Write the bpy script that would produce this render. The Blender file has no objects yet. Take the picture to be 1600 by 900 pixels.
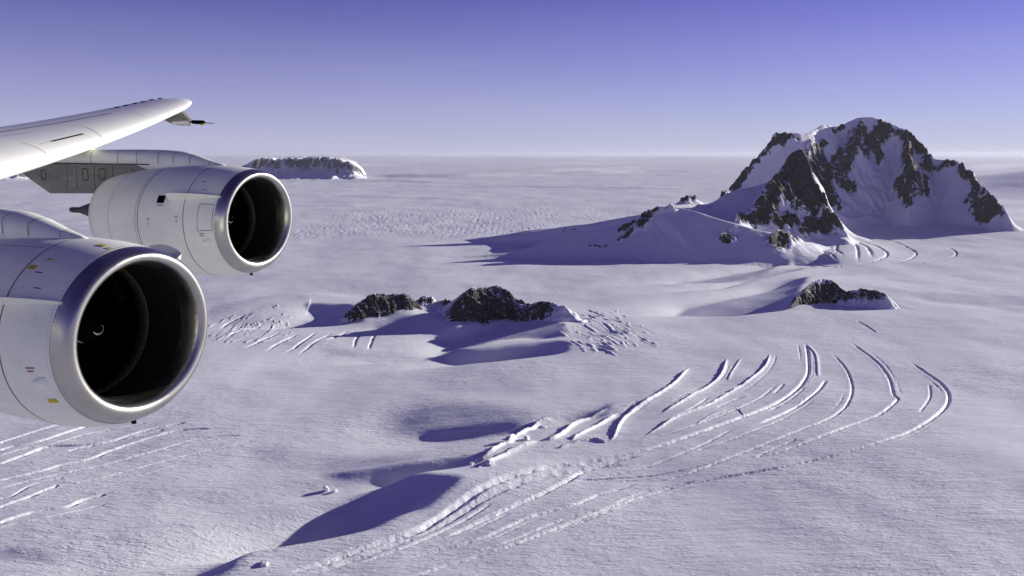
import bpy, math, random
import numpy as np
from mathutils import Matrix, Vector

random.seed(4)
rad = math.radians
scn = bpy.context.scene
COL = scn.collection

# ------------------------------------------------------------------ camera, sky, sun, exposure
F_PX = 1260.0                       # focal length in pixels of the 1600 px wide photograph
PITCH = math.atan(209 / F_PX)
HC = 600.0                          # flying height over the ice
cd = bpy.data.cameras.new('camera')
cam = bpy.data.objects.new('camera', cd)
COL.objects.link(cam)
cd.sensor_width = 36.0
cd.lens = 36.0 * F_PX / 1600
cd.clip_start = 0.1
cd.clip_end = 900000
cam.location = (0, 0, HC)
cam.rotation_euler = (rad(90) - PITCH, 0, 0)
scn.camera = cam

SUN_EL = 13.5
SUN_AZ = 27.0                       # degrees from +X towards +Y
w = bpy.data.worlds.new('World')
scn.world = w
w.use_nodes = True
nt = w.node_tree
bg = nt.nodes['Background']
sky = nt.nodes.new('ShaderNodeTexSky')
sky.sky_type = 'NISHITA'
sky.sun_disc = False
sky.sun_elevation = rad(SUN_EL)
sky.sun_rotation = rad(90 - SUN_AZ)
sky.altitude = 3000
sky.air_density = 0.9
sky.dust_density = 0.3
sky.ozone_density = 5.0
tint = nt.nodes.new('ShaderNodeHueSaturation')      # the violet cast of polar sky light
tint.inputs['Hue'].default_value = 0.552
tint.inputs['Saturation'].default_value = 0.95
tint.inputs['Value'].default_value = 1.0
nt.links.new(sky.outputs[0], tint.inputs['Color'])
# pale veil of ice-crystal haze low in the sky, thinning with height
tc = nt.nodes.new('ShaderNodeTexCoord'); sp = nt.nodes.new('ShaderNodeSeparateXYZ')
nt.links.new(tc.outputs['Generated'], sp.inputs[0])
mr = nt.nodes.new('ShaderNodeMapRange'); mr.interpolation_type = 'LINEAR'
for i_, v_ in enumerate((-0.02, 0.24, 1.0, 0.0)): mr.inputs[i_ + 1].default_value = v_
nt.links.new(sp.outputs[2], mr.inputs[0])
pw = nt.nodes.new('ShaderNodeMath'); pw.operation = 'POWER'; pw.inputs[1].default_value = 1.7
nt.links.new(mr.outputs[0], pw.inputs[0])
sn = nt.nodes.new('ShaderNodeTexNoise'); sn.inputs['Scale'].default_value = 3.0; sn.inputs['Detail'].default_value = 5
mp_ = nt.nodes.new('ShaderNodeMapping'); mp_.inputs['Scale'].default_value = (1, 1, 9)
nt.links.new(tc.outputs['Generated'], mp_.inputs[0]); nt.links.new(mp_.outputs[0], sn.inputs['Vector'])
m2 = nt.nodes.new('ShaderNodeMapRange')
for i_, v_ in enumerate((0.3, 0.7, 0.86, 1.0)): m2.inputs[i_ + 1].default_value = v_
nt.links.new(sn.outputs['Fac'], m2.inputs[0])
ml = nt.nodes.new('ShaderNodeMath'); ml.operation = 'MULTIPLY'
nt.links.new(pw.outputs[0], ml.inputs[0]); nt.links.new(m2.outputs[0], ml.inputs[1])
vl = nt.nodes.new('ShaderNodeMix'); vl.data_type = 'RGBA'
nt.links.new(ml.outputs[0], vl.inputs[0])
nt.links.new(tint.outputs[0], vl.inputs[6])
vl.inputs[7].default_value = (5.6, 5.45, 7.5, 1)
nt.links.new(vl.outputs[2], bg.inputs[0])
bg.inputs[1].default_value = 0.070

sl = bpy.data.lights.new('sun', 'SUN')
sun = bpy.data.objects.new('sun', sl)
COL.objects.link(sun)
sl.energy = 5.0
sl.angle = rad(0.53)
sl.color = (1.0, 0.97, 0.91)
sdir = Vector((math.cos(rad(SUN_AZ)) * math.cos(rad(SUN_EL)), math.sin(rad(SUN_AZ)) * math.cos(rad(SUN_EL)), math.sin(rad(SUN_EL))))
sun.rotation_euler = sdir.to_track_quat('Z', 'Y').to_euler()
sun.location = (0, 0, 2000)

scn.view_settings.view_transform = 'Standard'
scn.view_settings.look = 'None'
scn.view_settings.gamma = 1
scn.view_settings.exposure = 0.45
scn.view_settings.use_curve_mapping = False

# ------------------------------------------------------------------ helpers
def tag(o, label=None, cat=None, group=None, kind=None):
    if label: o['label'] = label
    if cat: o['category'] = cat
    if group: o['group'] = group
    if kind: o['kind'] = kind
    return o

def mesh_obj(name, verts, faces, mat, parent=None, smooth=True, matrix=None):
    me = bpy.data.meshes.new(name)
    me.from_pydata([tuple(map(float, v)) for v in verts], [], [tuple(map(int, q)) for q in faces])
    me.update()
    if smooth:
        me.polygons.foreach_set('use_smooth', [True] * len(me.polygons))
    if mat: me.materials.append(mat)
    o = bpy.data.objects.new(name, me)
    COL.objects.link(o)
    if parent: o.parent = parent
    if matrix is not None: o.matrix_local = matrix
    return o

def np_mesh(name, V, Q, mat, rock=None, parent=None):
    """V (n,3), Q (m,4) quads, as one mesh object"""
    me = bpy.data.meshes.new(name)
    me.vertices.add(len(V))
    me.vertices.foreach_set('co', V.astype(np.float32).ravel())
    m = len(Q)
    me.loops.add(m * 4)
    me.loops.foreach_set('vertex_index', Q.astype(np.int32).ravel())
    me.polygons.add(m)
    me.polygons.foreach_set('loop_start', np.arange(0, m * 4, 4, dtype=np.int32))
    me.polygons.foreach_set('loop_total', np.full(m, 4, dtype=np.int32))
    me.polygons.foreach_set('use_smooth', np.ones(m, dtype=bool))
    me.update(calc_edges=True)
    if rock is not None:
        at = me.attributes.new('rock', 'FLOAT', 'POINT')
        at.data.foreach_set('value', rock.astype(np.float32))
    me.materials.append(mat)
    o = bpy.data.objects.new(name, me)
    COL.objects.link(o)
    if parent: o.parent = parent
    return o

# gradient noise
def _hash(ix, iy, seed):
    h = (ix.astype(np.int64) * 374761393 + iy.astype(np.int64) * 668265263 + seed * 974634777) & 0xffffffff
    h = ((h ^ (h >> 13)) * 1274126177) & 0xffffffff
    return (h ^ (h >> 16)) & 0xffffffff

def pn(x, y, seed=0):
    ix = np.floor(x); iy = np.floor(y)
    fx = x - ix; fy = y - iy
    ix = ix.astype(np.int64); iy = iy.astype(np.int64)
    u = fx * fx * fx * (fx * (fx * 6 - 15) + 10)
    v = fy * fy * fy * (fy * (fy * 6 - 15) + 10)
    def g(dx, dy):
        a = _hash(ix + dx, iy + dy, seed) * (2 * np.pi / 4294967296.0)
        return np.cos(a) * (fx - dx) + np.sin(a) * (fy - dy)
    a = g(0, 0) * (1 - u) + g(1, 0) * u
    b = g(0, 1) * (1 - u) + g(1, 1) * u
    return (a * (1 - v) + b * v) * 1.5

def fbm(x, y, seed=0, octs=4, gain=0.5, ridged=False):
    s = 0; a = 1.0
    for i in range(octs):
        n = pn(x * 2 ** i + 17.3 * i, y * 2 ** i - 9.1 * i, seed + i)
        s = s + a * ((1 - 2 * np.abs(n)) if ridged else n)
        a *= gain
    return s

def sstep(a, b, x):
    t = np.clip((x - a) / (b - a), 0, 1)
    return t * t * (3 - 2 * t)

# pixel of the photograph -> view ray, used only to measure where things stand
def ray(px, py):
    a = (px - 800) / F_PX; b = (450 - py) / F_PX
    return np.array([a, math.cos(PITCH) + b * math.sin(PITCH), -math.sin(PITCH) + b * math.cos(PITCH)])

def at_depth(px, py, Y):
    r = ray(px, py); t = Y / r[1]
    return np.array([r[0] * t, Y, HC + r[2] * t])

def base_h(x, y):
    """broad swell of the snow round the mountain"""
    x = np.asarray(x, float); y = np.asarray(y, float)
    h = 105 * sstep(1.0, 0.0, np.hypot((x - 4100) / 3000, (y - 7100) / 2500))
    h = h + 470 * sstep(1.0, 0.0, np.hypot((x - 10800) / 4600, (y - 13500) / 5400))
    return h

def G(px, py, zc=0.0):
    r = ray(px, py)
    t = -(HC - zc) / r[2] if r[2] < -1e-4 else 4e5
    for _ in range(12):
        z = float(base_h(r[0] * t, r[1] * t)) + zc
        t = 0.5 * t + 0.5 * (HC - z) / -r[2]
    return np.array([r[0] * t, r[1] * t])

def smooth_poly(P, n=6):
    P = np.asarray(P, float)
    if len(P) < 3: n = max(n, 6)
    E = np.vstack([2 * P[0] - P[1], P, 2 * P[-1] - P[-2]])
    out = []
    for i in range(1, len(E) - 2):
        p0, p1, p2, p3 = E[i - 1], E[i], E[i + 1], E[i + 2]
        for t in np.arange(n) / n:
            out.append(0.5 * ((2 * p1) + (-p0 + p2) * t + (2 * p0 - 5 * p1 + 4 * p2 - p3) * t * t + (-p0 + 3 * p1 - 3 * p2 + p3) * t ** 3))
    out.append(E[-2])
    return np.array(out)

def poly_dist(x, y, P):
    """signed distance (positive to the right of travel), arc position, nearest parameter index"""
    best = np.full(x.shape, 1e18); sgn = np.zeros(x.shape); sa = np.zeros(x.shape); si = np.zeros(x.shape)
    s0 = 0.0
    for i in range(len(P) - 1):
        ax, ay = P[i][:2]; dx = P[i + 1][0] - ax; dy = P[i + 1][1] - ay
        L2 = dx * dx + dy * dy; L = math.sqrt(L2)
        if L == 0: continue
        t = np.clip(((x - ax) * dx + (y - ay) * dy) / L2, 0, 1)
        ex = x - ax - t * dx; ey = y - ay - t * dy
        d2 = ex * ex + ey * ey
        m = d2 < best
        best = np.where(m, d2, best)
        cr = (ex * dy - ey * dx)
        sgn = np.where(m, np.sign(cr), sgn)
        sa = np.where(m, s0 + t * L, sa)
        si = np.where(m, i + t, si)
        s0 += L
    return np.sqrt(best) * np.where(sgn == 0, 1, sgn), sa, si, s0

# ------------------------------------------------------------------ materials
def new_mat(name):
    m = bpy.data.materials.new(name)
    m.use_nodes = True
    return m, m.node_tree, m.node_tree.nodes['Principled BSDF']

def N(nt, t, **k):
    n = nt.nodes.new(t)
    for a, b in k.items(): setattr(n, a, b)
    return n

def noise(nt, vec, scale, detail=4, rough=0.5, dist=0.0):
    n = N(nt, 'ShaderNodeTexNoise')
    n.inputs['Scale'].default_value = scale
    n.inputs['Detail'].default_value = detail
    n.inputs['Roughness'].default_value = rough
    n.inputs['Distortion'].default_value = dist
    if vec is not None: nt.links.new(vec, n.inputs['Vector'])
    return n.outputs['Fac']

def math_n(nt, op, a, b=None, c=None):
    n = N(nt, 'ShaderNodeMath', operation=op)
    for i, v in enumerate((a, b, c)):
        if v is None: continue
        if isinstance(v, (int, float)): n.inputs[i].default_value = v
        else: nt.links.new(v, n.inputs[i])
    return n.outputs[0]

def mapr(nt, v, a, b, c=0.0, d=1.0):
    n = N(nt, 'ShaderNodeMapRange')
    nt.links.new(v, n.inputs[0])
    for i, k in enumerate((a, b, c, d)): n.inputs[i + 1].default_value = k
    return n.outputs[0]

def mixc(nt, fac, a, b):
    n = N(nt, 'ShaderNodeMix', data_type='RGBA')
    if isinstance(fac, (int, float)): n.inputs[0].default_value = fac
    else: nt.links.new(fac, n.inputs[0])
    for i, v in ((6, a), (7, b)):
        if isinstance(v, tuple): n.inputs[i].default_value = v + (1,)
        else: nt.links.new(v, n.inputs[i])
    return n.outputs[2]

def coords(nt, rot=0.0, scale=(1, 1, 1)):
    tc = N(nt, 'ShaderNodeTexCoord')
    mp = N(nt, 'ShaderNodeMapping')
    mp.inputs['Rotation'].default_value = (0, 0, rot)
    mp.inputs['Scale'].default_value = scale
    nt.links.new(tc.outputs['Object'], mp.inputs[0])
    return mp.outputs[0]

SNOW = (0.80, 0.80, 0.84)

def snow_bump(nt, bsdf, extra=None, strength=1.0):
    """wind ripples (sastrugi) stretched along the wind plus isotropic grain at several scales"""
    c_iso = coords(nt)
    c_w = coords(nt, rad(-12), (0.22, 1.0, 1.0))
    terms = [(noise(nt, c_w, 0.055, 3), 2.6), (noise(nt, c_w, 0.22, 3), 0.75),
             (noise(nt, c_iso, 0.018, 3), 3.4), (noise(nt, c_iso, 0.22, 4, 0.6), 0.5)]
    h = None
    strength *= 0.5
    for t, a in terms:
        v = math_n(nt, 'MULTIPLY', t, a * strength)
        h = v if h is None else math_n(nt, 'ADD', h, v)
    sc_ = math_n(nt, 'ADD', mapr(nt, noise(nt, c_w, 0.13, 3, 0.6), 0.54, 0.60, 0.0, 0.55), mapr(nt, noise(nt, c_w, 0.30, 2, 0.5, 0.4), 0.56, 0.64, 0.0, 0.30))
    h = math_n(nt, 'ADD', h, sc_)
    h = math_n(nt, 'MULTIPLY', h, mapr(nt, noise(nt, c_iso, 0.0022, 3), 0.35, 0.65, 0.18, 1.3))
    if extra is not None: h = math_n(nt, 'ADD', h, extra)
    b = N(nt, 'ShaderNodeBump')
    b.inputs['Strength'].default_value = 1.0
    b.inputs['Distance'].default_value = 1.0
    nt.links.new(h, b.inputs['Height'])
    nt.links.new(b.outputs[0], bsdf.inputs['Normal'])

def make_snow():
    m, nt, b = new_mat('wind_packed_snow')
    c = coords(nt)
    var = mapr(nt, noise(nt, c, 0.0012, 4), 0.3, 0.7)
    nt.links.new(mixc(nt, var, (0.72, 0.72, 0.74), (0.78, 0.78, 0.79)), b.inputs['Base Color'])
    b.inputs['Roughness'].default_value = 0.62
    b.inputs['Specular IOR Level'].default_value = 0.25
    snow_bump(nt, b)
    return m

def make_rock_snow(name, scale, rock_a, rock_b, thr=0.0, snowy=1.0):
    """snow with bare rock where the 'rock' attribute is high; scale = metres of the main rock detail"""
    m, nt, b = new_mat(name)
    c = coords(nt)
    at = N(nt, 'ShaderNodeAttribute', attribute_name='rock')
    geo = N(nt, 'ShaderNodeNewGeometry')
    sx = N(nt, 'ShaderNodeSeparateXYZ')
    nt.links.new(geo.outputs['Normal'], sx.inputs[0])
    c_st = coords(nt, rad(20), (1.25, 1.25, 0.28))
    n1 = noise(nt, c_st, 1.0 / scale, 7, 0.68, 0.3)
    n2 = noise(nt, c, 4.5 / scale, 5, 0.65)
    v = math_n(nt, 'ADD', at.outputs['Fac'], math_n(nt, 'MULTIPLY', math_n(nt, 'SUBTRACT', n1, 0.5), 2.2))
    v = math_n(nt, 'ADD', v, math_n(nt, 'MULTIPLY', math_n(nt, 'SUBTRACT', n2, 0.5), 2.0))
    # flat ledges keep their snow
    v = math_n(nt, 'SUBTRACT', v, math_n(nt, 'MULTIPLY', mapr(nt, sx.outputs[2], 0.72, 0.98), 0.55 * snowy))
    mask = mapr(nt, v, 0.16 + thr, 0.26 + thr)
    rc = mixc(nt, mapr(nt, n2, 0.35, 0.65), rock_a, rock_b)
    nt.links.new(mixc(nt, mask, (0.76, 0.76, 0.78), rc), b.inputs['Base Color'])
    b.inputs['Roughness'].default_value = 0.75
    b.inputs['Specular IOR Level'].default_value = 0.2
    h = math_n(nt, 'MULTIPLY', n1, scale * 0.5)
    h2 = math_n(nt, 'MULTIPLY', n2, scale * 0.16)
    hh = math_n(nt, 'ADD', h, h2)
    hh = math_n(nt, 'MULTIPLY', hh, math_n(nt, 'ADD', math_n(nt, 'MULTIPLY', mask, 0.85), 0.15))
    bp = N(nt, 'ShaderNodeBump')
    bp.inputs['Strength'].default_value = 1.0
    bp.inputs['Distance'].default_value = 1.0
    nt.links.new(hh, bp.inputs['Height'])
    nt.links.new(bp.outputs[0], b.inputs['Normal'])
    return m

M_SNOW = make_snow()
M_MOUNT = make_rock_snow('mountain_rock_and_snow', 120.0, (0.028, 0.024, 0.020), (0.085, 0.070, 0.052))
M_NUNA = make_rock_snow('outcrop_rock_and_snow', 34.0, (0.020, 0.018, 0.014), (0.085, 0.068, 0.045), 0.0, 2.0)
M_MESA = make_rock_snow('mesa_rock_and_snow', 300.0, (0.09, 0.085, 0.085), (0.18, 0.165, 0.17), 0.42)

# ------------------------------------------------------------------ terrain: ridge height fields
def box1(Z, k, ax):
    if k < 1: return Z
    c = np.cumsum(np.concatenate([np.repeat(Z.take([0], ax), k + 1, ax), Z, np.repeat(Z.take([-1], ax), k, ax)], ax), ax)
    n_ = Z.shape[ax]
    return (c.take(range(2 * k + 1, 2 * k + 1 + n_), ax) - c.take(range(0, n_), ax)) / (2 * k + 1)

# ---- broad forms: slopes that lie in the lee of the low sun.  Each zone is a patch of snow that rises
# towards the sun; the height follows by adding up the rise along the sun's direction.
ZONES = [  # (corners as seen in the photograph, steepness, softness in metres)
    ([(417, 864), (440, 852), (485, 829), (492, 817), (523, 796), (560, 780), (593, 768), (640, 754), (710, 745), (722, 747), (696, 768), (670, 785), (635, 801), (593, 824), (560, 838), (530, 848), (500, 849)], 1.25, 3),
    ([(495, 740), (570, 736), (664, 724), (740, 714), (770, 708), (740, 724), (720, 731), (680, 740), (640, 747), (593, 750), (537, 748)], 1.6, 3),
    ([(657, 690), (734, 687), (814, 674), (826, 663), (790, 660), (757, 665), (700, 670), (655, 676)], 1.6, 14),
    ([(600, 652), (660, 634), (740, 632), (820, 642), (850, 650), (814, 675), (734, 690), (657, 692), (610, 672)], 0.75, 32),
    ([(884, 661), (900, 650), (940, 638), (957, 631), (945, 645), (920, 656)], 1.2, 3),
    ([(360, 690), (500, 706), (640, 714), (800, 694), (790, 707), (640, 730), (480, 735)], 0.35, 14),
    ([(420, 753), (560, 757), (650, 752), (600, 768), (480, 772)], 0.4, 10),
    ([(640, 750), (700, 740), (715, 747), (640, 766), (593, 775)], 0.15, 8),
    ([(300, 903), (350, 884), (395, 870), (372, 886), (340, 900)], 1.0, 3),
    ([(0, 860), (60, 866), (90, 880), (40, 872), (0, 870)], 0.8, 4),
    ([(200, 740), (330, 762), (440, 770), (420, 800), (300, 790)], 0.25, 30),
    # round the middle rocks
    ([(442, 511), (474, 504), (499, 497), (474, 477), (519, 475), (550, 475), (568, 497), (555, 502), (510, 510)], 1.1, 6),
    ([(584, 511), (600, 502), (654, 491), (712, 509), (745, 512), (712, 519), (645, 520), (600, 516)], 1.0, 6),
    ([(682, 543), (712, 536), (678, 522), (735, 511), (825, 497), (875, 505), (883, 518), (870, 529), (802, 537), (735, 543)], 1.05, 6),
    ([(660, 557), (674, 549), (735, 547), (807, 541), (879, 537), (884, 551), (838, 558), (780, 564), (712, 566)], 1.15, 5),
    ([(500, 546), (600, 547), (680, 548), (680, 560), (600, 560), (520, 553)], 0.4, 14),
    ([(360, 500), (420, 478), (470, 466), (480, 476), (440, 500), (380, 512)], 0.35, 20),
    ([(900, 485), (960, 490), (1000, 505), (960, 530), (900, 530)], 0.3, 20),
    # below the mountain
    ([(1056, 438), (1100, 434), (1160, 424), (1220, 413), (1236, 411), (1200, 426), (1120, 444), (1080, 445)], 0.8, 10),
    ([(1104, 449), (1180, 431), (1260, 419), (1220, 434), (1140, 448)], 0.9, 8),
    ([(1052, 491), (1068, 476), (1100, 467), (1180, 457), (1240, 440), (1262, 436), (1244, 462), (1232, 480), (1200, 491)], 1.1, 6),
    ([(1330, 466), (1380, 468), (1425, 483), (1400, 480), (1350, 473)], 0.6, 6),
    ([(1430, 458), (1520, 459), (1620, 463), (1620, 475), (1520, 475), (1450, 471)], 0.3, 20),
    ([(1252, 391), (1275, 397), (1312, 412), (1290, 415), (1245, 413), (1235, 402)], 0.9, 8),
    ([(770, 378), (800, 369), (850, 362), (830, 372), (800, 380)], 0.4, 14),
]
CS, SN = math.cos(rad(SUN_AZ)), math.sin(rad(SUN_AZ))
ZS = 4.0
s_ax = np.arange(-1500, 5600, ZS); t_ax = np.arange(200, 6200, ZS)      # along the sun / across it
SG, TG = np.meshgrid(s_ax, t_ax)
WX = SG * CS - TG * SN; WYg = SG * SN + TG * CS

def in_poly(x, y, P):
    c = np.zeros(x.shape, bool)
    n_ = len(P)
    for i in range(n_):
        x1_, y1_ = P[i]; x2_, y2_ = P[(i + 1) % n_]
        if y1_ == y2_: continue
        m = ((y1_ > y) != (y2_ > y)) & (x < (x2_ - x1_) * (y - y1_) / (y2_ - y1_) + x1_)
        c ^= m
    return c

def zsample(h, x, y):
    s_ = x * CS + y * SN; t_ = -x * SN + y * CS
    fi = np.clip((t_ - t_ax[0]) / ZS, 0, len(t_ax) - 1.001); fj = np.clip((s_ - s_ax[0]) / ZS, 0, len(s_ax) - 1.001)
    i = fi.astype(int); j = fj.astype(int); a = fi - i; b = fj - j
    return (h[i, j] * (1 - a) * (1 - b) + h[i + 1, j] * a * (1 - b) + h[i, j + 1] * (1 - a) * b + h[i + 1, j + 1] * a * b)

zh = None
TAN = math.tan(rad(SUN_EL))
for it in range(3):
    S = np.zeros(SG.shape)
    for corners, st, soft in ZONES:
        P = []
        for (cx, cy) in corners:
            g_ = G(cx, cy)
            if zh is not None:
                r = ray(cx, cy)
                for _ in range(8):
                    zz = float(base_h(*g_)) + float(zsample(zh, np.array([g_[0]]), np.array([g_[1]]))[0])
                    t = (HC - zz) / -r[2]
                    g_ = 0.5 * g_ + 0.5 * np.array([r[0] * t, r[1] * t])
            P.append((g_[0] * CS + g_[1] * SN, -g_[0] * SN + g_[1] * CS))
        P = np.array(smooth_poly(P + [P[0]], 4))
        mg = soft * 6 + 60
        j0, j1 = np.searchsorted(s_ax, [P[:, 0].min() - mg, P[:, 0].max() + mg]); i0, i1 = np.searchsorted(t_ax, [P[:, 1].min() - mg, P[:, 1].max() + mg])
        if i1 - i0 < 2 or j1 - j0 < 2: continue
        m = in_poly(SG[i0:i1, j0:j1], TG[i0:i1, j0:j1], P).astype(float) * (st * 1.45 if st >= 0.8 else st * 1.15)
        k = max(1, int(round((soft + 2) / ZS)))
        wide = m
        for _ in range(2): m = box1(box1(m, k, 0), k, 1)
        if st >= 0.8:
            k = max(1, int(round((soft * 2 + 16) / ZS)))
            for _ in range(2): wide = box1(box1(wide, k, 0), k, 1)
            m = np.maximum(m, 0.42 * wide)
        S[i0:i1, j0:j1] = np.maximum(S[i0:i1, j0:j1], m)
    S *= TAN
    LK = 330.0
    hf = np.zeros(S.shape); hb = np.zeros(S.shape)
    kf = math.exp(-ZS / LK); kb = math.exp(-ZS / (LK * 0.7))
    for j in range(1, S.shape[1]): hf[:, j] = hf[:, j - 1] * kf + S[:, j] * ZS
    for j in range(S.shape[1] - 2, -1, -1): hb[:, j] = hb[:, j + 1] * kb - S[:, j] * ZS
    zh = 0.3 * hf + 0.7 * hb
    zh = box1(box1(zh, 3, 0), 1, 1)

def zone_h(x, y):
    """height of the banks and hollows, zero outside the mapped area"""
    s_ = x * CS + y * SN; t_ = -x * SN + y * CS
    f_ = sstep(s_ax[0], s_ax[0] + 400, s_) * sstep(s_ax[-1], s_ax[-1] - 400, s_) * sstep(t_ax[-1], t_ax[-1] - 400, t_)
    return zsample(zh, x, y) * f_

def ground_z(x, y):
    return float(base_h(x, y)) + float(zsample(zh, np.array([x]), np.array([y]))[0])

def ridge_field(x, y, ridges, seed):
    """ridges: dict(p=[(px,py,depth)...], sl, sr, pl, pr, gl, gr)  -> height above the snow"""
    H = np.zeros(x.shape)
    for k, r in enumerate(ridges):
        P = np.array([at_depth(*q) for q in r['p']])
        P = smooth_poly(P, 4)
        zb = P[:, 2] - base_h(P[:, 0], P[:, 1]) - zone_h(P[:, 0], P[:, 1])
        d, s, si, L = poly_dist(x, y, P[:, :2])
        zr = np.interp(si, np.arange(len(P)), zb)
        zr = np.maximum(zr, 1.0)
        # crest roughness
        cr = r.get('cr', 0.05)
        zr = zr * (1 + cr * fbm(s / (r.get('cl', 160)), s * 0, seed + 31 * k, 4, 0.6))
        ad = np.abs(d)
        right = d > 0
        sl = np.where(right, r['sr'], r['sl']); pw = np.where(right, r.get('pr', 1.6), r.get('pl', 1.6))
        wd = pw * zr / sl
        # gullies run down the fall line
        gl = r.get('gl', 150.0)
        gn = fbm(s / gl + 0.6 * pn(s / gl / 2, ad / gl, seed + 5), ad / (gl * 4.0), seed + 11 * k, 4, 0.55, True) - 0.4
        t = ad / wd
        g = r.get('g', 0.22)
        t2 = np.clip(t * (1 - g * gn * np.minimum(1, t * 4)), 0, 1)
        h = zr * (1 - t2) ** pw
        H = np.maximum(H, h)
    return H

def rock_mask(V, caps):
    m = np.full(len(V), -2.0)
    for (a, b, r, lim) in caps:
        ab = b - a; L2 = float(ab @ ab) + 1e-9
        t = np.clip(((V - a) @ ab) / L2, 0, 1)
        d = np.linalg.norm(V - a - t[:, None] * ab, axis=1)
        m = np.maximum(m, np.minimum(1.0 - d / r, lim))
    return np.clip(m, -1.5, 1.3)

def height_object(name, x0, x1, y0, y1, step, ridges, seed, mat, caps, nz, cut=1.5, embed=6.0, rocky=(4, 30), blur_low=False):
    nx = int((x1 - x0) / step) + 1; ny = int((y1 - y0) / step) + 1
    X, Yg = np.meshgrid(np.linspace(x0, x1, nx), np.linspace(y0, y1, ny))
    wx = X + nz[1] * 0.10 * pn(X / nz[1], Yg / nz[1], seed + 90); wy = Yg + nz[1] * 0.10 * pn(X / nz[1], Yg / nz[1], seed + 91)
    H = ridge_field(wx, wy, ridges, seed)
    if blur_low:
        Hs = box1(box1(H, 1, 0), 1, 1); Hb = H
        for _ in range(3): Hb = box1(box1(Hb, 3, 0), 3, 1)
        q_ = sstep(45, 130, H); H = Hb * (1 - q_) + Hs * q_
    k = np.clip(H / (nz[0] * 2.5), 0, 1)
    H = H + k * nz[0] * (fbm(X / nz[1], Yg / nz[1], seed + 60, 4, 0.42) - 0.3)
    B = base_h(X, Yg) + zone_h(X, Yg)
    Z = B + H - embed * np.clip(1 - H / (embed * 2), 0, 1)
    V = np.stack([X.ravel(), Yg.ravel(), Z.ravel()], 1)
    idx = np.arange(nx * ny).reshape(ny, nx)
    Q = np.stack([idx[:-1, :-1], idx[:-1, 1:], idx[1:, 1:], idx[1:, :-1]], -1).reshape(-1, 4)
    keep = (H.ravel()[Q].max(1) > cut)
    Q = Q[keep]
    used = np.unique(Q)
    rm = np.full(len(V), -1, np.int64); rm[used] = np.arange(len(used))
    V = V[used]; Q = rm[Q]
    # rock patches are spots in the world: find each one by walking the sight line to the slope
    C3 = []
    for (p, q, rp, *lim) in caps:
        e = []
        for s in (p, q):
            r = ray(*s); ts = np.linspace(y0 * 0.9, y1 * 1.05, 1500) / r[1]
            xs = r[0] * ts; ys = r[1] * ts; zs = HC + r[2] * ts
            ii = np.clip(((xs - x0) / (x1 - x0) * (nx - 1)).round().astype(int), 0, nx - 1)
            jj = np.clip(((ys - y0) / (y1 - y0) * (ny - 1)).round().astype(int), 0, ny - 1)
            hit = np.where(zs < Z[jj, ii] + step * 0.5)[0]
            i = hit[0] if len(hit) else np.argmin(np.abs(zs - Z[jj, ii]))
            e.append(np.array([xs[i], ys[i], zs[i]]))
        C3.append((e[0], e[1], rp * 0.5 * (e[0][1] + e[1][1]) / F_PX, lim[0] if lim else 0.5))
    rock = rock_mask(V, C3)
    # bare rock is craggy, the snow between it smooth
    wl = rocky[1]
    hh_ = H.ravel()[used]
    V[:, 2] += np.clip(rock * 2.5 + 0.6, 0, 1) * np.clip(hh_ / (rocky[0] * 5), 0, 1) * rocky[0] * (fbm(V[:, 0] / wl, V[:, 1] / wl, seed + 70, 5, 0.6, True) - 0.6)
    return np_mesh(name, V, Q, mat, rock)

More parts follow.
